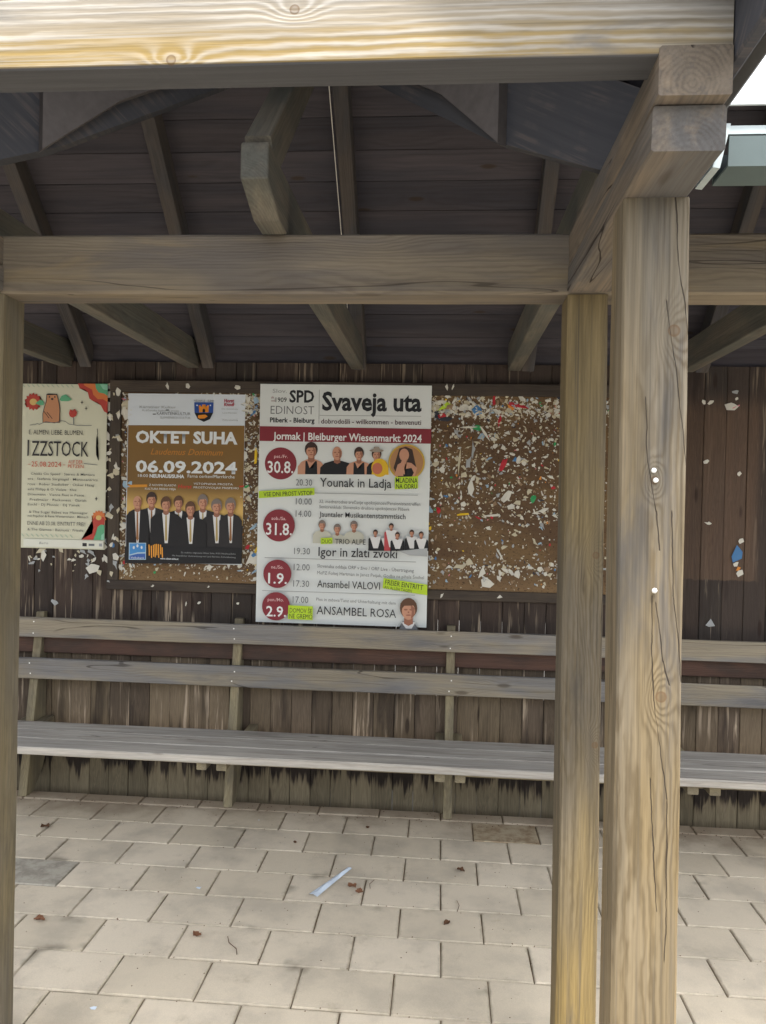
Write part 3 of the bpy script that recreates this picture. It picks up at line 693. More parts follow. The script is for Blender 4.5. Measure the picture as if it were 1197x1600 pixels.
for nm in ('strip',):   # a few long torn strips
    for (x, z, L, a, cn) in ((.27, 1.50, .12, 0.05, 'white'), (-.13, 1.80, .11, 1.45, 'white'), (.16, 1.83, .10, 1.57, 'grey'), (.09, 1.76, .12, 1.5, 'cream'), (.15, 1.63, .14, 1.5, 'white'), (.215, 1.92, .11, -1.0, 'white'), (.13, 1.945, .09, .0, 'white'), (-.1, 1.66, .07, 1.2, 'cream'), (.31, 1.30, .06, -1.0, 'white'), (-.06, 1.26, .05, .1, 'cream')):
        o = link('paper_scrap', R.choice(lib[cn]), pan, loc=(x - nbp.x, 3.865 - nbp.y, z - nbp.z)); o.scale = (L, .02, L * .16); o.rotation_euler = (0, -a, 0)
rv, rf, rm = [], [], []
small = list(cols)
for (x, z, s, cn) in sc_list[270:]:
    vs, fs = scrap_mesh(R.randrange(10**6)); n0 = len(rv); a = R.uniform(0, 6.28); ca_, sa_ = math.cos(a), math.sin(a)
    for v in vs: rv.append((x + (v[0] * ca_ - v[2] * sa_) * s - nbp.x, 3.8668 + v[1] * s * .6 - nbp.y, z + (v[0] * sa_ + v[2] * ca_) * s - nbp.z))
    rf += [tuple(n0 + j for j in f) for f in fs]; rm += [small.index(cn)] * len(fs)
kind(link('paper_scrap', mesh('paper_bits', rv, rf, [M['f_scrap_' + c] for c in small], rm), pan), 'stuff')
# scraps stuck on the frame and on the wall boards
for (x, z, s, cn) in [(-1.72 + R.uniform(-.028, .028), R.uniform(1.1, 2.12), R.uniform(.012, .032), R.choice(wts)) for _ in range(34)] + \
        [(.02, 2.15, .018, 'white'), (.05, 2.151, .014, 'white'), (-1.44, 2.14, .02, 'white'), (-1.33, 2.14, .02, 'white'), (-1.06, 2.135, .03, 'white'), (-.62, 1.09, .015, 'white'), (.02, 1.085, .015, 'white'), (.31, 1.085, .02, 'white'), (-1.5, 1.085, .015, 'white'), (-1.2, 1.09, .012, 'white')]:
    o = link('paper_scrap', R.choice(lib[cn]), nb, loc=(x - nbp.x, 3.8545 - nbp.y, z - nbp.z)); o.scale = (s, s * .6, s * 1.6); o.rotation_euler = (0, R.uniform(-.4, .4), 0)
wl = [(-1.765 + R.uniform(-.02, .012), R.uniform(1.2, 2.16), R.uniform(.015, .04), R.choice(['white', 'white', 'grey', 'cream'])) for _ in range(16)] + \
     [(R.uniform(-2.2, -1.77), 1.262 - abs(R.gauss(0, .05)), R.uniform(.012, .045), R.choice(['white', 'cream', 'grey'])) for _ in range(30)] + \
     [(-1.765, 2.10, .06, 'white'), (-1.77, 2.03, .05, 'white'), (-1.775, 1.88, .05, 'white'), (-1.84, 1.17, .06, 'white'), (-1.26, 1.0, .02, 'white'), (-1.05, 1.005, .02, 'white'), (-1.33, .995, .015, 'white'), (-2.05, .98, .04, 'grey')] + \
     [(1.304, 2.092, .024, 'white'), (1.335, 2.088, .03, 'white'), (1.44, 2.072, .05, 'white'), (1.455, 2.066, .03, 'pink'), (1.462, 2.11, .02, 'white'), (1.455, 2.145, .03, 'grey'), (1.327, 1.797, .034, 'white'), (1.484, 1.736, .028, 'white'), (1.342, 1.483, .03, 'white'), (1.502, 1.401, .035, 'white'),
      (1.484, 1.33, .06, 'blue'), (1.482, 1.285, .035, 'white'), (1.494, 1.26, .035, 'orange'), (1.50, 1.24, .045, 'white'), (1.36, .98, .05, 'grey')]
for i, (x, z, s, cn) in enumerate(wl):
    o = link('paper_scrap', R.choice(lib[cn]), wall, loc=(x, 3.8875 - 3.9 - .0012, z)); st = 1.9 if cn == 'blue' else R.uniform(.8, 1.5)
    o.scale = (s / math.sqrt(st), s * .35, s * math.sqrt(st)); o.rotation_euler = (0, R.uniform(-.6, .6) if cn != 'blue' else .1, 0)

# ------------------------------------------------------------------ posters (flat print on thin sheets)
class Sheet:
    """a paper sheet hung at (x0, z1) top left, w wide, h tall; artwork is laid out in its own drawing units"""
    def __init__(s, name, label, x0, z1, w_, h_, Y, umap, paper):
        s.x0, s.z1, s.w, s.h, s.Y, s.umap = x0, z1, w_, h_, Y, umap
        vs, fs = [], []; nx, nz = 8, 12
        for j in range(nz + 1):
            for i in range(nx + 1): vs.append((i / nx * w_, 0, -j / nz * h_))
        n = len(vs); vs += [(a, .0006, c) for a, b, c in vs]
        for j in range(nz):
            for i in range(nx):
                a = j * (nx + 1) + i; fs.append((a, a + nx + 1, a + nx + 2, a + 1)); fs.append((n + a, n + a + 1, n + a + nx + 2, n + a + nx + 1))
        s.root = link(name, mesh(name, vs, fs), None, paper, loc=(x0, Y, z1)); tag(s.root, label, 'poster'); s.k = 0
    def P(s, u, v):
        a, b = s.umap(u, v); return a * s.w, -b * s.h
    def lay(s): s.k += 1; return -.00012 * s.k - .0003
    def poly(s, name, pts, mat, raw=False):
        y = s.lay(); vs = [(q[0], y, q[1]) for q in ((s.P(*p) if not raw else p) for p in pts)]
        bm = bmesh.new(); f = bm.faces.new([bm.verts.new(v) for v in vs]); bmesh.ops.triangulate(bm, faces=[f])
        for q in bm.faces:
            q.normal_update()
            if q.normal.y > 0: q.normal_flip()
        me = bpy.data.meshes.new(name); bm.to_mesh(me); bm.free(); me.materials.append(mat); return link(name, me, s.root)
    def multi(s, name, shapes, label=None):
        """shapes: list of (points, material) drawn one above the other, joined as one printed figure"""
        vs, fs, mats, mi = [], [], [], []
        for pts, mat in shapes:
            y = s.lay(); bm = bmesh.new(); f = bm.faces.new([bm.verts.new((q[0], y, q[1])) for q in (s.P(*p) for p in pts)])
            bmesh.ops.triangulate(bm, faces=[f]); n0 = len(vs); bm.verts.index_update()
            vs += [tuple(v.co) for v in bm.verts]
            for q in bm.faces:
                q.normal_update(); ids = [n0 + v.index for v in q.verts]; fs.append(tuple(ids if q.normal.y < 0 else ids[::-1]))
                if mat not in mats: mats.append(mat)
                mi.append(mats.index(mat))
            bm.free()
        o = link(name, mesh(name, vs, fs, mats, mi), s.root)
        if label: o['label'] = label
        return o
    def text(s, body, u0, u1, vbase, cap, mat, bold=0.0, shear=0.0, rot=0.0, thin=False):
        cu = bpy.data.curves.new('t', 'FONT'); cu.body = body; cu.size = 1.0; cu.offset = bold; cu.shear = shear; cu.resolution_u = 2
        ob = bpy.data.objects.new('t', cu); C.objects.link(ob); dg = bpy.context.evaluated_depsgraph_get()
        me = bpy.data.meshes.new_from_object(ob.evaluated_get(dg)); bpy.data.objects.remove(ob); bpy.data.curves.remove(cu)
        if not me.vertices: return None
        xs = [v.co.x for v in me.vertices]; a, b = min(xs), max(xs)
        (X0, Z0), (X1, Z1), (_, Zt) = s.P(u0, vbase), s.P(u1, vbase), s.P(u0, vbase - cap)
        ch = .73; y = s.lay(); sx = (X1 - X0) / (b - a); sz = (Zt - Z0) / ch
        cr, sr = math.cos(rot), math.sin(rot)
        for v in me.vertices:
            xx = (v.co.x - a) * sx; zz = v.co.y * sz
            v.co = Vector((X0 + xx * cr - zz * sr, y, Z0 + xx * sr + zz * cr))
        if len(me.polygons) and me.polygons[0].normal.y > 0: me.flip_normals()
        me.materials.clear(); me.materials.append(mat); me.name = 'lettering'
        return link('lettering', me, s.root)
def ell(cx, cy, rx, ry, n=20, a0=0, a1=2 * math.pi): return [(cx + rx * math.cos(a0 + (a1 - a0) * i / n), cy + ry * math.sin(a0 + (a1 - a0) * i / n)) for i in range(n)]
F = flat
INK = F('ink', 34, 36, 40); GREY = F('greyink', 104, 108, 112); MAR = F('maroon', 128, 44, 54); WH = F('white', 226, 230, 230); LIME = F('limegreen', 178, 208, 48)
SKIN = F('skin', 192, 142, 116); SKIN2 = F('skin_shadow', 146, 98, 78); HAIR = F('hair_dark', 60, 44, 38); HAIRG = F('hair_grey', 120, 110, 104); BLK = F('black', 24, 24, 28)
SHIRT = F('shirt_white', 214, 214, 214); GREYL = F('hairline', 150, 154, 156)
def person(cx, top, hw_, hh, sw, base, cloth, hair, skin=SKIN, shirt=None, tie_=None, bald=False, tank=False, hat=None, shirtw=.3):
    cy = top + hh * .5; sh_y = top + hh * 1.22; L = []
    L.append(([(cx - sw, base), (cx - sw * .97, sh_y + hh * .38), (cx - sw * .72, sh_y + hh * .06), (cx - hw_ * .4, sh_y - hh * .12), (cx + hw_ * .4, sh_y - hh * .12), (cx + sw * .72, sh_y + hh * .06), (cx + sw * .97, sh_y + hh * .38), (cx + sw, base)], skin if tank else cloth))
    if tank: L.append(([(cx - sw * .45, base), (cx - sw * .42, sh_y), (cx - sw * .30, sh_y), (cx - sw * .12, sh_y + hh * .5), (cx + sw * .12, sh_y + hh * .5), (cx + sw * .30, sh_y), (cx + sw * .42, sh_y), (cx + sw * .45, base)], cloth))
    if shirt: L.append(([(cx - sw * shirtw, sh_y - hh * .08), (cx - sw * shirtw * .35, base - (base - sh_y) * .18), (cx + sw * shirtw * .45, base - (base - sh_y) * .18), (cx + sw * shirtw, sh_y - hh * .08)], shirt))
    L.append(([(cx - hw_ * .26, cy), (cx - hw_ * .3, sh_y), (cx, sh_y + hh * .12), (cx + hw_ * .3, sh_y), (cx + hw_ * .26, cy)], SKIN2))
    if tie_: L.append(([(cx - hw_ * .07, sh_y + hh * .12), (cx - hw_ * .13, base - (base - sh_y) * .28), (cx, base - (base - sh_y) * .22), (cx + hw_ * .13, base - (base - sh_y) * .28), (cx + hw_ * .07, sh_y + hh * .12)], tie_))
    if not bald: L.append((ell(cx, cy - hh * .10, hw_ * .58, hh * .54), hair))
    L.append((ell(cx, cy + hh * .05, hw_ * .44, hh * (.47 if not bald else .5)), skin))
    L.append(([(cx + hw_ * .12, cy - hh * .3), (cx + hw_ * .42, cy - hh * .1), (cx + hw_ * .38, cy + hh * .28), (cx + hw_ * .15, cy + hh * .48), (cx + hw_ * .22, cy + hh * .1)], SKIN2))
    if not bald: L.append(([(cx - hw_ * .46, cy - hh * .05), (cx - hw_ * .54, cy - hh * .35), (cx, cy - hh * .62), (cx + hw_ * .54, cy - hh * .35), (cx + hw_ * .46, cy - hh * .05), (cx + hw_ * .32, cy - hh * .24), (cx - hw_ * .28, cy - hh * .22)], hair))
    for sx in (-1, 1): L.append((ell(cx + sx * hw_ * .18, cy - hh * .02, hw_ * .13, hh * .05, 8), SKIN2))
    L.append((ell(cx, cy + hh * .12, hw_ * .06, hh * .05, 8), SKIN2)); L.append((ell(cx, cy + hh * .27, hw_ * .18, hh * .035, 10), F('lips', 150, 92, 78)))
    if hat: L += [(ell(cx, top + hh * .12, hw_ * .85, hh * .14), hat), ([(cx - hw_ * .45, top + hh * .1), (cx - hw_ * .3, top - hh * .22), (cx + hw_ * .3, top - hh * .22), (cx + hw_ * .45, top + hh * .1)], hat)]
    return L

# --- the large festival programme.  Drawing units: quarter pixels of a scan, rows A (upper part) and B = A + 758
def umapA(u, v):
    x = 390 + u / 3.99; y = 590 + v / 3.99
    xl = 407 - (y - 600) * .0213; xr = 674 - (y - 602) * .0186
    yt = 600 + (x - 407) * .0075; yb = 972 + (x - 399) * .030
    return (x - xl) / (xr - xl), (y - yt) / (yb - yt)
PA = Sheet('event_poster', 'large white event programme poster with maroon bar and four maroon date discs', -.945, 2.153, .888, 1.236, 3.8505, umapA, F('poster_white', 214, 219, 218))
D = 190 * 3.99
PA.text('SPD', 250, 405, 152, 76, INK, .03); PA.text('1909', 163, 233, 152, 30, INK, .01); PA.text('EDINOST', 132, 405, 226, 54, GREY, -.008)
PA.text('sk.', 136, 158, 130, 16, MAR); PA.text('od', 136, 158, 150, 14, MAR); PA.text('Pliberk - Bleiburg', 128, 408, 278, 31, INK, .025)
PA.text('Slov.', 145, 235, 95, 26, GREYL)
PA.poly('printed_line', [(437, 75), (440, 75), (437, 287), (434, 287)], GREYL); PA.poly('printed_line', [(440, 233), (1068, 237), (1068, 240), (440, 236)], GREYL)
PA.text('Svaveja uta', 455, 1070, 200, 116, INK, .03); PA.text('dobrodošli - willkommen - benvenuti', 449, 1068, 285, 31, F('wine_ink', 74, 50, 56), .012)
PA.poly('colour_band', [(64, 303), (1131, 317), (1129, 409), (62, 395)], MAR)
PA.text('Jormak | Bleiburger Wiesenmarkt 2024', 148, 1072, 384, 47, WH, .018, rot=-.004)
def disc(cx, cy, r, t1, a, b, base1, t2, c, d_, base2, cap2):
    PA.poly('date_disc', ell(cx, cy, r, r, 40), MAR); PA.text(t1, a, b, base1, 21, F('pinkish', 226, 190, 190), .005); PA.text(t2, c, d_, base2, cap2, WH, .012)
disc(196, 535, 100, 'pet./Fr.', 155, 240, 500, '30.8.', 112, 275, 592, 76)
for i, a in enumerate(((388, 412, 70, 88, 86, BLK, HAIR, 'tank'), (550, 425, 68, 84, 108, BLK, HAIR, 'bald'), (686, 440, 52, 72, 78, BLK, HAIR, 'tank'), (795, 445, 52, 70, 62, BLK, HAIR, 'hat'))):
    cx, top, hw_, hh, sw, cl, hr, md = a
    PA.multi('portrait', person(cx, top, hw_, hh, sw, 602, cl, hr, tank=(md == 'tank'), bald=(md == 'bald'), hat=F('hat', 150, 140, 128) if md == 'hat' else None))
PA.multi('portrait', [(ell(815, 560, 52, 58, 20), F('yellow_hood', 216, 176, 40)), ([(765, 602), (770, 555), (868, 545), (870, 604)], F('yellow_hood', 216, 176, 40)), (ell(800, 565, 32, 36, 16), F('skin_warm', 190, 110, 84))])
PA.multi('portrait', [(ell(980, 525, 112, 112, 40), F('gold_ring', 190, 158, 60)), (ell(980, 525, 102, 102, 40), F('photo_brown', 168, 124, 84)), ([(930, 620), (900, 560), (935, 440), (975, 428), (1015, 445), (1040, 560), (1010, 620)], HAIR),
    (ell(965, 480, 30, 40, 16), SKIN), ([(905, 610), (925, 540), (960, 520), (1010, 530), (1045, 560), (1030, 612)], SKIN), ([(960, 610), (955, 570), (1010, 560), (1025, 590), (1010, 618)], BLK), ([(945, 600), (930, 560), (958, 500), (985, 505), (965, 560), (970, 600)], SKIN)])
PA.poly('highlight_patch', [(908, 618), (1050, 612), (1050, 688), (908, 694)], LIME); PA.text('MLADINA', 914, 1048, 652, 32, INK, .01); PA.text('NA ODRU', 916, 1044, 688, 30, INK, .01)
PA.text('20.30', 293, 395, 672, 42, GREY); PA.text('Younak in Ladja', 443, 887, 678, 58, INK, .005)
PA.poly('highlight_patch', [(60, 708), (410, 686), (410, 730), (60, 752)], LIME); PA.text('VSE DNI PROST VSTOP', 90, 398, 741, 28, INK, .006, rot=.05)
PA.poly('printed_line', [(412, 716), (1050, 728), (1050, 732), (412, 720)], GREYL)
PA.text('10.00', 293, 393, 790, 42, GREY)
PA.text('32. mednarodno srečanje upokojencev/Pensionistentreffen', 440, 1065, 780, 22, GREY, rot=-.008); PA.text('Seniorenklub: Slovensko društvo upokojencev Pliberk', 440, 1000, D + 55, 21, GREY, rot=-.008)
PA.text('14.00', 292, 390, D + 108, 42, GREY); PA.text('Jauntaler Musikantenstammtisch', 440, 975, D + 108, 34, INK, .006, rot=-.004)
disc(187, D + 163, 100, 'sob./Sa.', 140, 232, D + 128, '31.8.', 105, 268, D + 220, 76)
for (cx, top, sw) in ((458, 135, 58), (553, 158, 50), (657, 138, 62)):
    PA.multi('portrait', person(cx, D + top, 40, 52, sw, D + 272, F('shirt_pale', 190, 190, 176), HAIRG))
for i, (cx, top) in enumerate(((790, 190), (860, 200), (888, 150), (926, 205), (1014, 190), (1072, 200))):
    PA.multi('portrait', person(cx, D + top, 26, 34, 44, D + 318, F('red_check', 180, 70, 76) if i == 2 else BLK, HAIR, shirt=SHIRT, shirtw=.8))
PA.poly('shadow_print', [(930, D + 318), (1110, D + 300), (1110, D + 352), (1000, D + 345)], F('pale_grey_print', 168, 172, 174))
PA.poly('highlight_patch', [(452, D + 240), (525, D + 237), (525, D + 275), (452, D + 278)], LIME); PA.text('DUO', 458, 520, D + 272, 26, INK)
PA.text('TRIO ALPE', 541, 730, D + 276, 34, INK); PA.text('Igor in zlati zvoki', 437, 925, D + 350, 58, INK, .008, rot=-.004); PA.text('19.30', 285, 385, D + 340, 42, GREY)
PA.poly('printed_line', [(100, D + 360), (1040, D + 384), (1040, D + 388), (100, D + 364)], GREYL)
disc(180, D + 463, 88, 'ne./So.', 142, 218, D + 430, '1.9.', 122, 240, D + 522, 68)
PA.text('12.00', 283, 383, D + 440, 42, GREY); PA.text('17.30', 280, 380, D + 542, 42, GREY)
PA.text('Slovenska oddaja ORF v živo / ORF Live - Übertragung', 430, 1028, D + 422, 22, GREY, .004, rot=-.022); PA.text('MePZ Foltej Hartman in Janez Petjak, Godba na pihala Šmihel', 430, 1090, D + 464, 21, GREY, rot=-.018)
PA.text('Ansambel VALOVI', 430, 820, D + 545, 48, INK, .004, rot=-.01)
PA.poly('highlight_patch', [(842, D + 486), (1110, D + 526), (1110, D + 592), (836, D + 550)], LIME); PA.text('FREIER EINTRITT', 850, 1085, D + 526, 32, INK, .006, rot=-.12); PA.text('AN ALLEN TAGEN', 845, 1015, D + 552, 20, INK, rot=-.12)
PA.poly('printed_line', [(85, D + 565), (1035, D + 590), (1035, D + 594), (85, D + 569)], GREYL)
disc(172, D + 665, 88, 'pon./Mo.', 120, 220, D + 632, '2.9.', 110, 235, D + 726, 66)
PA.text('17.00', 277, 375, D + 642, 42, GREY); PA.poly('highlight_patch', [(250, D + 658), (404, D + 664), (402, D + 750), (248, D + 744)], LIME); PA.text('DOMOV ŠE', 258, 398, D + 703, 30, INK, rot=-.01); PA.text('NE GREMO', 256, 400, D + 738, 30, INK, rot=-.01)
PA.text('Ples in zabava/Tanz und Unterhaltung mit dem', 425, 918, D + 628, 20, GREY, rot=-.02); PA.text('ANSAMBEL ROSA', 427, 920, D + 712, 54, INK, .0, rot=-.014)
PA.multi('portrait', person(996, D + 625, 92, 118, 62, D + 806, F('grey_jacket', 110, 112, 116), F('hair_brown', 92, 64, 46), shirt=SHIRT, shirtw=.7))

# --- the gold concert poster (drawing units: 5.515 per scan pixel)
def umapB(u, v):
    x = 190 + u / 5.515; y = 600 + v / 5.515
    xl = 199 - (y - 614) * .0189; xr = 383 - (y - 617) * .0224; yt = 614 + (x - 199) * .0163; yb = 878 + (x - 194) * .038
    return (x - xl) / (xr - xl), (y - yt) / (yb - yt)
def gold():
    g = NG('print_gold_gradient'); z = g.sep(g.obj())[2]
    c = g.mix(g.rng(z, -.42, -.16, 1, 0), S(120, 91, 46), S(112, 84, 40)); c = g.mix(g.rng(z, -.62, -.47, 1, 0), c, S(204, 168, 96))
    n = g.noise(g.obj(), 4, 2); c = g.mix(g.rng(n, .4, .7, 0, .15), c, S(90, 64, 30)); return g.fin(c, .5, .3)
PB = Sheet('concert_poster', 'gold concert poster with eight men in dark suits and big white lettering', -1.655, 2.098, .629, .889, 3.8625, umapB, F('poster_coolwhite', 206, 214, 222))
PB.poly('gold_ground', [(49, 352), (1056, 362), (1032, 1560), (28, 1545)], gold())
PB.poly('printed_line', [(50, 868), (215, 866), (215, 888), (50, 890)], F('orange_line', 206, 140, 44))
WT = F('lettering_white', 216, 222, 226)
PB.text('OKTET SUHA', 115, 995, 500, 102, WT, .04); PB.text('06.09.2024', 115, 990, 755, 102, WT, .028)
PB.text('Laudemus Dominum', 245, 870, 606, 56, F('orange_script', 184, 120, 44), .0, shear=.35)
PB.text('18:00', 135, 222, 800, 26, WT); PB.text('NEUHAUS/SUHA', 236, 537, 805, 30, WT, .04); PB.text('Farna cerkev/Pfarrkirche', 566, 970, 808, 28, WT)
PB.text('Z NOVIMI GLASOVI', 232, 465, 878, 18, WT); PB.text('KULTURA PREKO MEJA', 196, 465, 910, 18, WT); PB.text('VSTOPNINA PROSTA', 618, 955, 870, 18, WT); PB.text('PROSTOVOLJNI PRISPEVKI', 618, 1003, 902, 18, WT)
PB.text('Horst', 482, 602, 900, 34, F('red_script', 190, 60, 44), .02, shear=.2); PB.poly('printed_line', [(1010, 884), (1050, 880), (1052, 892), (1012, 896)], F('red_script', 190, 60, 44))
PB.text('Kärntner Kultur', 150, 465, 205, 22, GREYL); PB.text('Krščanska kulturna zveza', 175, 490, 232, 16, GREYL); PB.text('KÄRNTENKULTUR', 300, 592, 264, 26, GREY); PB.text('SLOWENISCH-KULTUR', 330, 592, 298, 20, GREYL); PB.poly('printed_line', [(265, 255), (292, 255), (292, 262), (265, 262)], INK); PB.poly('printed_line', [(378, 220), (405, 220), (405, 227), (378, 227)], INK)
PB.text('NEUHAUS - SUHA', 624, 795, 152, 18, GREY)
PB.multi('crest', [([(625, 158), (792, 160), (788, 250), (760, 305), (708, 328), (655, 303), (628, 250)], F('crest_blue', 44, 78, 150)), ([(628, 250), (788, 250), (760, 305), (708, 328), (655, 303)], BLK),
    ([(668, 245), (668, 205), (664, 185), (680, 185), (684, 195), (694, 195), (694, 178), (722, 178), (722, 195), (734, 195), (738, 185), (752, 185), (748, 245)], F('crest_orange', 224, 140, 40)), ([(697, 245), (697, 222), (708, 212), (720, 222), (720, 245)], BLK),
    ([(655, 290), (660, 270), (720, 265), (742, 280), (715, 298), (670, 300)], F('crest_orange', 224, 140, 40)), (ell(650, 185, 7, 7, 5), WT), (ell(765, 185, 7, 7, 5), WT)])
PB.text('Horst', 882, 968, 160, 30, F('logo_red', 170, 40, 60), .03, shear=.1); PB.text('Knodl', 882, 968, 192, 28, F('logo_red', 170, 40, 60), .03, shear=.1)
PB.text('Die Gemeinde', 862, 1000, 222, 12, GREYL); PB.text('Land Kärnten', 870, 990, 256, 12, GREYL); PB.text('Kulturabteilung', 870, 1000, 318, 12, GREYL)
SUIT = F('suit', 26, 25, 28); SUIT2 = F('suit_lighter', 40, 38, 40)
PB.poly('dark_ground', [(36, 1240), (300, 1200), (700, 1190), (1040, 1230), (1032, 1560), (28, 1545)], SUIT)
HD = [(255, 945, 80, 112, 'd'), (490, 978, 74, 105, 'b'), (700, 968, 78, 112, 'g'), (135, 960, 84, 110, 'x'), (820, 1008, 82, 112, 'g'), (385, 985, 80, 112, 'b'), (940, 1000, 80, 116, 'g'), (597, 1028, 78, 112, 'b')]
for i, (cx, top, a, b, hm) in enumerate(HD):
    hair = {'d': HAIR, 'b': F('hair_brown', 92, 64, 46), 'g': HAIRG, 'x': HAIRG}[hm]
    PB.multi('portrait', person(cx, top, a, b, 138 if 150 < cx < 900 else 100, 1430 if cx not in (255, 490, 700) else 1330, SUIT if i % 2 else SUIT2, hair, shirt=SHIRT, tie_=F('tie_gold', 170, 150, 96) if i % 3 else F('tie_brown', 140, 96, 56), bald=(hm == 'x'), shirtw=.24))
PB.poly('dark_ground', [(30, 1400), (1035, 1420), (1032, 1560), (28, 1545)], F('foot_black', 22, 22, 26))
PB.multi('logo', [([(66, 1368), (215, 1370), (213, 1516), (64, 1514)], F('logo_edge', 170, 196, 214)), ([(72, 1374), (209, 1376), (208, 1450), (140, 1452), (71, 1470)], F('logo_blue', 70, 138, 200)), ([(71, 1480), (140, 1464), (208, 1462), (207, 1510), (70, 1508)], F('logo_navy', 60, 96, 170)),
    (ell(108, 1410, 9, 14, 10), WT), (ell(140, 1396, 9, 14, 10), WT), (ell(176, 1410, 9, 14, 10), WT)])
PB.text('Volksbank', 80, 200, 1504, 18, WT)
for i, (a, b, c) in enumerate(((236, 1385, 1480), (256, 1395, 1500), (274, 1388, 1490), (288, 1382, 1496), (302, 1380, 1478), (318, 1382, 1500), (336, 1386, 1470), (350, 1410, 1500))):
    PB.poly('logo_bar', [(a, b), (a + 9, b), (a + 12, c), (a + 3, c)], F('logo_orange', 232, 160, 60))
PB.text('www.oktet-suha.at', 337, 495, 1513, 15, WT, .02); PB.text('Za vsebino odgovarja Oktet Suha, 9155 Neuhaus/Suha', 516, 985, 1462, 14, GREYL); PB.text('Mit freundlicher Unterstützung von Land Kärnten, Kulturabteilung', 442, 985, 1488, 14, GREYL)

# --- the cream festival poster, half hidden behind the left post (drawing units: 5.714 per scan pixel)
def umapC(u, v):
    x = 20 + u / 5.714; y = 590 + v / 5.714
    return (x - 163 + (y - 600) * .0115 + 131) / 131, (y - 600) / 260
PCs = Sheet('festival_poster', 'cream hand-drawn festival poster partly hidden behind the left post', -2.40, 2.146, .622, .879, 3.8825, lambda u, v: (lambda q: (1 - (1 - q[0]) * .4503 / .622, q[1]))(umapC(u, v)), F('poster_cream', 206, 206, 184))
RED = F('wave_red', 176, 66, 56); ORG = F('wave_orange', 206, 118, 66); GRN = F('wave_green', 96, 168, 128); PNK = F('animal_tan', 188, 134, 98); DRK = F('drawn_ink', 46, 44, 46); ZIG = F('zigzag', 170, 186, 166)
for (vb) in (62, 1415):
    for k in range(13): PCs.poly('zigzag', [(-60 + 45 * k, vb), (-38 + 45 * k, vb + 25), (-26 + 45 * k, vb + 25), (-48 + 45 * k, vb)], ZIG)
PCs.multi('wave_drawing', [([(548, 52), (822, 52), (822, 315), (790, 300), (760, 245), (730, 215), (690, 208), (655, 185), (640, 130), (610, 100), (565, 95)], RED), ([(600, 52), (822, 52), (822, 215), (780, 190), (730, 190), (690, 150), (680, 105), (640, 85), (610, 70)], ORG),
    ([(708, 52), (822, 52), (822, 160), (790, 140), (740, 130), (715, 95)], GRN), ([(750, 55), (822, 60), (822, 110), (780, 100)], F('wave_pale', 140, 196, 170))])
sunp = lambda cx, cy, r: [(cx + (r if k % 2 else r * .78) * math.cos(k * math.pi / 14), cy + (r if k % 2 else r * .78) * math.sin(k * math.pi / 14)) for k in range(28)]
PCs.multi('sun_drawing', [(sunp(140, 220, 82), RED), (ell(140, 222, 34, 30), F('sun_mid', 206, 176, 110))])
PCs.multi('wave_drawing', [(sunp(750, 1255, 70)[:], ORG), ([(800, 1250), (800, 1455), (590, 1455), (640, 1425), (690, 1400), (700, 1330), (690, 1280), (720, 1240)], RED), (ell(748, 1255, 26, 22), F('sun_mid', 206, 176, 110)), ([(800, 1320), (800, 1455), (700, 1455), (725, 1390), (740, 1335), (770, 1315)], GRN), ([(800, 1390), (800, 1455), (768, 1455), (775, 1410)], F('wave_pale', 140, 196, 170))])
PCs.multi('cloud_drawing', [([(160, 235), (185, 215), (205, 200), (235, 215), (240, 250), (190, 250)], GRN)]); PCs.multi('cloud_drawing', [([(382, 200), (400, 165), (440, 150), (470, 175), (495, 200), (460, 212), (400, 212)], GRN)])
PCs.multi('marmot_drawing', [([(228, 408), (226, 330), (240, 270), (258, 215), (262, 150), (275, 145), (290, 152), (345, 148), (362, 148), (368, 180), (384, 240), (388, 300), (386, 408)], DRK), ([(234, 404), (232, 330), (246, 272), (264, 217), (268, 158), (288, 160), (344, 156), (358, 160), (363, 182), (378, 240), (382, 300), (380, 404)], PNK),
    (ell(290, 175, 7, 8, 8), DRK), (ell(340, 175, 7, 8, 8), DRK), (ell(316, 194, 12, 10, 8), DRK), ([(240, 300), (290, 365), (286, 369), (236, 304)], DRK), ([(270, 310), (320, 370), (316, 374), (266, 314)], DRK)])
PCs.multi('flower_drawing', [([(470, 320), (480, 285), (505, 295), (525, 280), (545, 310), (535, 345), (505, 360), (478, 348)], RED), ([(508, 355), (516, 355), (520, 420), (512, 420)], GREY)])
ridge = [(110, 430), (160, 425), (180, 415), (200, 422), (260, 395), (300, 402), (340, 408), (400, 385), (440, 392), (470, 415), (560, 428), (680, 425)]
PCs.poly('drawn_line', ridge + [(a, b + 5) for a, b in ridge[::-1]], GREY)
wig = [(728, 455), (732, 500), (722, 545), (736, 590), (720, 640), (722, 690), (742, 740)]
PCs.poly('drawn_line', wig + [(a + 6, b) for a, b in wig[::-1]], DRK); PCs.poly('drawn_line', [(610, 768), (735, 778), (735, 783), (610, 773)], GREY)
PCs.text('E. ALMEN. LIEBE. BLUMEN.', 104, 606, 515, 44, DRK, -.002); PCs.text('ZZSTOCK', 130, 652, 708, 142, DRK, .0); PCs.poly('drawn_line', [(92, 566), (106, 566), (103, 710), (89, 710)], DRK)
OR2 = F('date_orange', 196, 84, 60); PCs.text('25.08.2024', 128, 402, 805, 48, OR2); PCs.text('–', 418, 442, 800, 40, OR2); PCs.text('AUF DER', 468, 600, 772, 32, OR2); PCs.text('PETZEN', 466, 608, 812, 32, OR2); PCs.text('–', 96, 120, 800, 40, OR2)
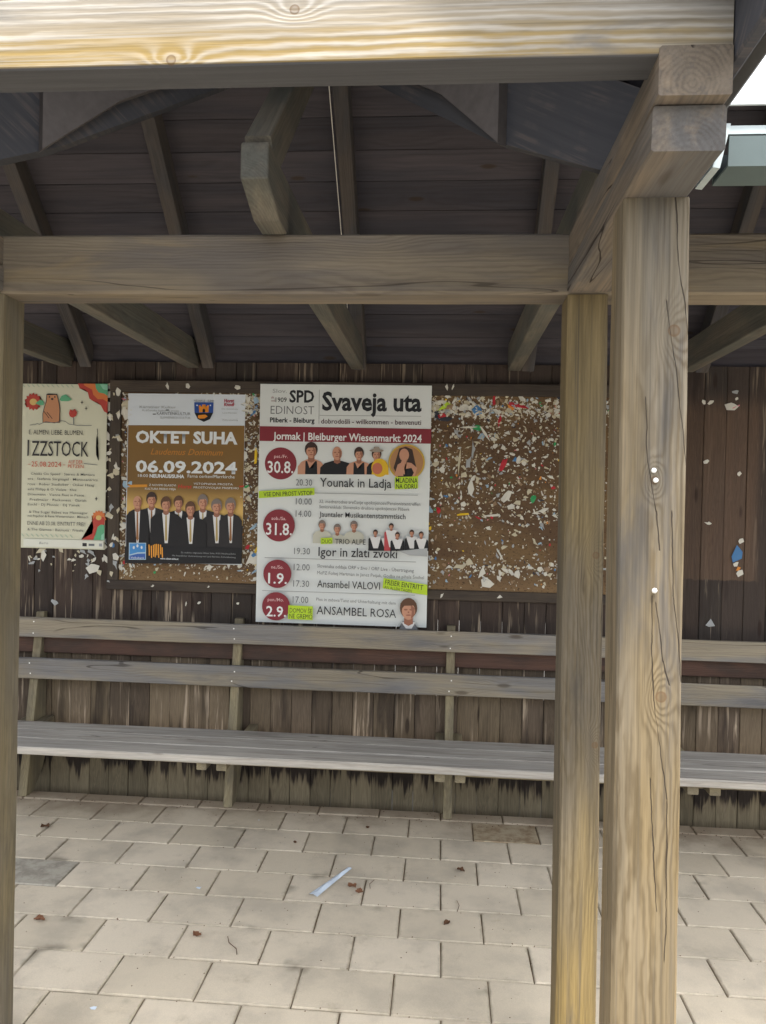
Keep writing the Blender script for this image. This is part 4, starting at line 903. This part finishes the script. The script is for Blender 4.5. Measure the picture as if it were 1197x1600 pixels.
for (t, a, b, v) in (('Chicks On Speed · Stereo & Manteca', 124, 712, 880), ('ers · Stefanie Sargnagel · Monocentrics', 96, 738, 926), ('rcus · Rober Stadlober · Oskar Haag', 96, 706, 974), ('asha Philipp & O. Violets · Klez', 96, 546, 1020), ('Driesmann · Vienna Rest in Peace', 98, 614, 1067),
                     ('Prezlmaier · Rackonect · Garish', 116, 636, 1114), ('Euchl · DJ Phonic · DJ Yanek', 98, 578, 1158), ('& The Sugar Babes aus Hermagor', 108, 650, 1226), ('mit Popchor & Rene Westernmann · Mitmach', 98, 655, 1262), ('& The Gizmos · Batmuta · Frizzle', 96, 610, 1384)):
    PCs.text(t, a, b, v, 22, F('list_ink', 92, 94, 92), .004)
PCs.text('ENNE AB 23.08. EINTRITT FREI!', 96, 628, 1334, 36, F('list_ink', 92, 94, 92), -.002)
for (cx, cy) in ((592, 222), (630, 275), (728, 1085)): PCs.multi('star_drawing', [([(cx - 3, cy - 16), (cx + 3, cy - 16), (cx + 3, cy + 16), (cx - 3, cy + 16)], DRK), ([(cx - 12, cy - 3), (cx + 12, cy - 3), (cx + 12, cy + 3), (cx - 12, cy + 3)], DRK)])
PCs.poly('sponsor_strip', [(60, 1462), (798, 1462), (797, 1532), (60, 1532)], F('strip_pale', 214, 216, 204)); PCs.text('Bistro', 205, 290, 1505, 22, GREY, shear=.3)
PCs.poly('sponsor_logo', [(605, 1485), (645, 1485), (645, 1515), (605, 1515)], DRK); PCs.poly('sponsor_logo', [(662, 1490), (715, 1490), (715, 1510), (662, 1510)], GREY); PCs.poly('sponsor_logo', [(757, 1486), (785, 1486), (785, 1512), (757, 1512)], GREYL)

# ------------------------------------------------------------------ litter on the floor
def leaf_mesh(seed):
    rr = random.Random(seed); n = 8; vs = []; fs = []
    for i in range(n + 1):
        t = i / n; wd = math.sin(math.pi * t) ** .8 * .42 * (1 + rr.uniform(-.25, .25)); zc = .25 * math.sin(t * 3 + seed)
        for q in (-1, 0, 1): vs.append((t - .5, q * wd, abs(q) * .22 * rr.uniform(.4, 1.4) + abs(zc)))
    for i in range(n):
        for q in (0, 1): a = i * 3 + q; fs.append((a, a + 1, a + 4, a + 3))
    return mesh('dry_leaf', vs, fs)
LB = simple('dry_leaf_brown', S(122, 86, 64), .8, .2, 40, .4); LB2 = simple('dry_leaf_dark', S(92, 66, 48), .85, .2, 40, .4)
lf = [(-.318, 2.99, .045, 'curled reddish dry leaf right of the paper strip', LB), (-.285, 2.955, .035, 'small reddish leaf crumb just below the curled leaf', LB), (.122, 3.18, .035, 'dark brown dry leaf cluster on the pavers left of the front posts', LB2),
      (-1.80, 3.36, .05, 'dark dry leaf on the pavers near the left bench leg', LB2), (-.824, 2.593, .035, 'small orange leaf in the middle of a near paver', LB), (-1.42, 2.62, .04, 'reddish curled leaf at the foot of the left post', LB), (-1.62, 2.60, .035, 'flat orange leaf beside the left post', LB), (-.62, 3.35, .022, 'tiny dark leaf crumb in the paving joint', LB2), (.06, 2.77, .03, 'thin brown leaf fragments on a near paver', LB2), (-.31, 3.55, .02, 'tiny leaf crumb near the bench', LB2)]
for i, (x, y, s, lab, mt) in enumerate(lf):
    o = link('dry_leaf', leaf_mesh(i + 1), None, mt, loc=(x, y, .003)); o.scale = (s, s, s * .7); o.rotation_euler = (0, 0, R.uniform(0, 6)); tag(o, lab, 'leaf', 'dry leaves on the pavers')
# white paper strip
ps = []; a, b = Vector((-.345, 3.145, .004)), Vector((-.462, 2.905, .004)); d = (b - a); n = Vector((-d.y, d.x, 0)).normalized()
vs, fs = [], []
for i in range(9):
    t = i / 8; wd = .010 + .010 * t ** 1.5; q = a + d * t; h = .004 + .007 * math.sin(t * 7) ** 2
    vs += [q - n * wd + Vector((0, 0, .002)), q + Vector((0, 0, h)), q + n * wd + Vector((0, 0, .002))]
for i in range(8): fs += [(i*3, i*3+1, i*3+4, i*3+3), (i*3+1, i*3+2, i*3+5, i*3+4)]
tag(link('paper_strip', mesh('paper_strip', vs, fs), None, F('strip_bluewhite', 214, 226, 238)), 'long pale blue-white paper strip lying on the pavers', 'paper strip')
for (x, y, s, lab) in ((-.921, 2.915, .016, 'small white paper chip on the pavers in front of the left poster'), (-1.012, 2.186, .018, 'white paper chip on the paver nearest the camera'), (-.84, 3.57, .008, 'tiny white speck on the paver by the middle bench leg')):
    vs_, fs_ = scrap_mesh(int(x * -100)); vs_ = [(v[0], v[2], .25 - v[1]) for v in vs_]
    o = link('paper_chip', mesh('paper_chip', vs_, fs_), None, F('strip_bluewhite', 214, 226, 238), loc=(x, y, .001)); o.scale = (s, s * 1.5, s * .5); tag(o, lab, 'paper scrap')
def twig(pts, lab):
    tag(tube('twig', pts, .0012, LB2, None, 5), lab, 'twig')
twig([(-.715, 2.60, .003), (-.70, 2.56, .006), (-.665, 2.53, .004), (-.655, 2.50, .003)], 'thin bent twig on a near paver')
twig([(-.245, 2.99, .003), (-.25, 3.02, .006), (-.235, 3.06, .003)], 'thin upright twig beside the reddish leaves')
twig([(.10, 2.86, .003), (.108, 2.90, .006), (.10, 2.94, .003)], 'short twig crossing a paving joint left of the front posts')
dv, df = [], []
def crumb(x, y, s):
    n0 = len(dv)
    for q in ((-1, -1, 0), (1, -.8, 0), (.7, 1, 0), (-.9, .8, 0), (0, 0, .9)): dv.append((x + q[0] * s * R.uniform(.5, 1.2), y + q[1] * s * R.uniform(.5, 1.2), .0005 + q[2] * s))
    df.extend([(n0+i, n0+(i+1) % 4, n0+4) for i in range(4)])
for _ in range(420):
    crumb(R.uniform(-2.4, 2), R.uniform(2.1, 3.75), R.uniform(.0008, .0028))
for _ in range(260): crumb(R.uniform(-2.4, 2), 3.70 + R.gauss(0, .05), R.uniform(.001, .004))
for _ in range(240):
    r = R.randrange(0, 9); crumb(R.uniform(-2.2, 1.8), 3.685 - PD * r + R.gauss(0, .006), R.uniform(.001, .0035))
kind(tag(link('crumbs', mesh('crumbs', dv, df), None, LB2), 'dark leaf crumbs and grit scattered over the pavers and joints', 'debris'), 'stuff')
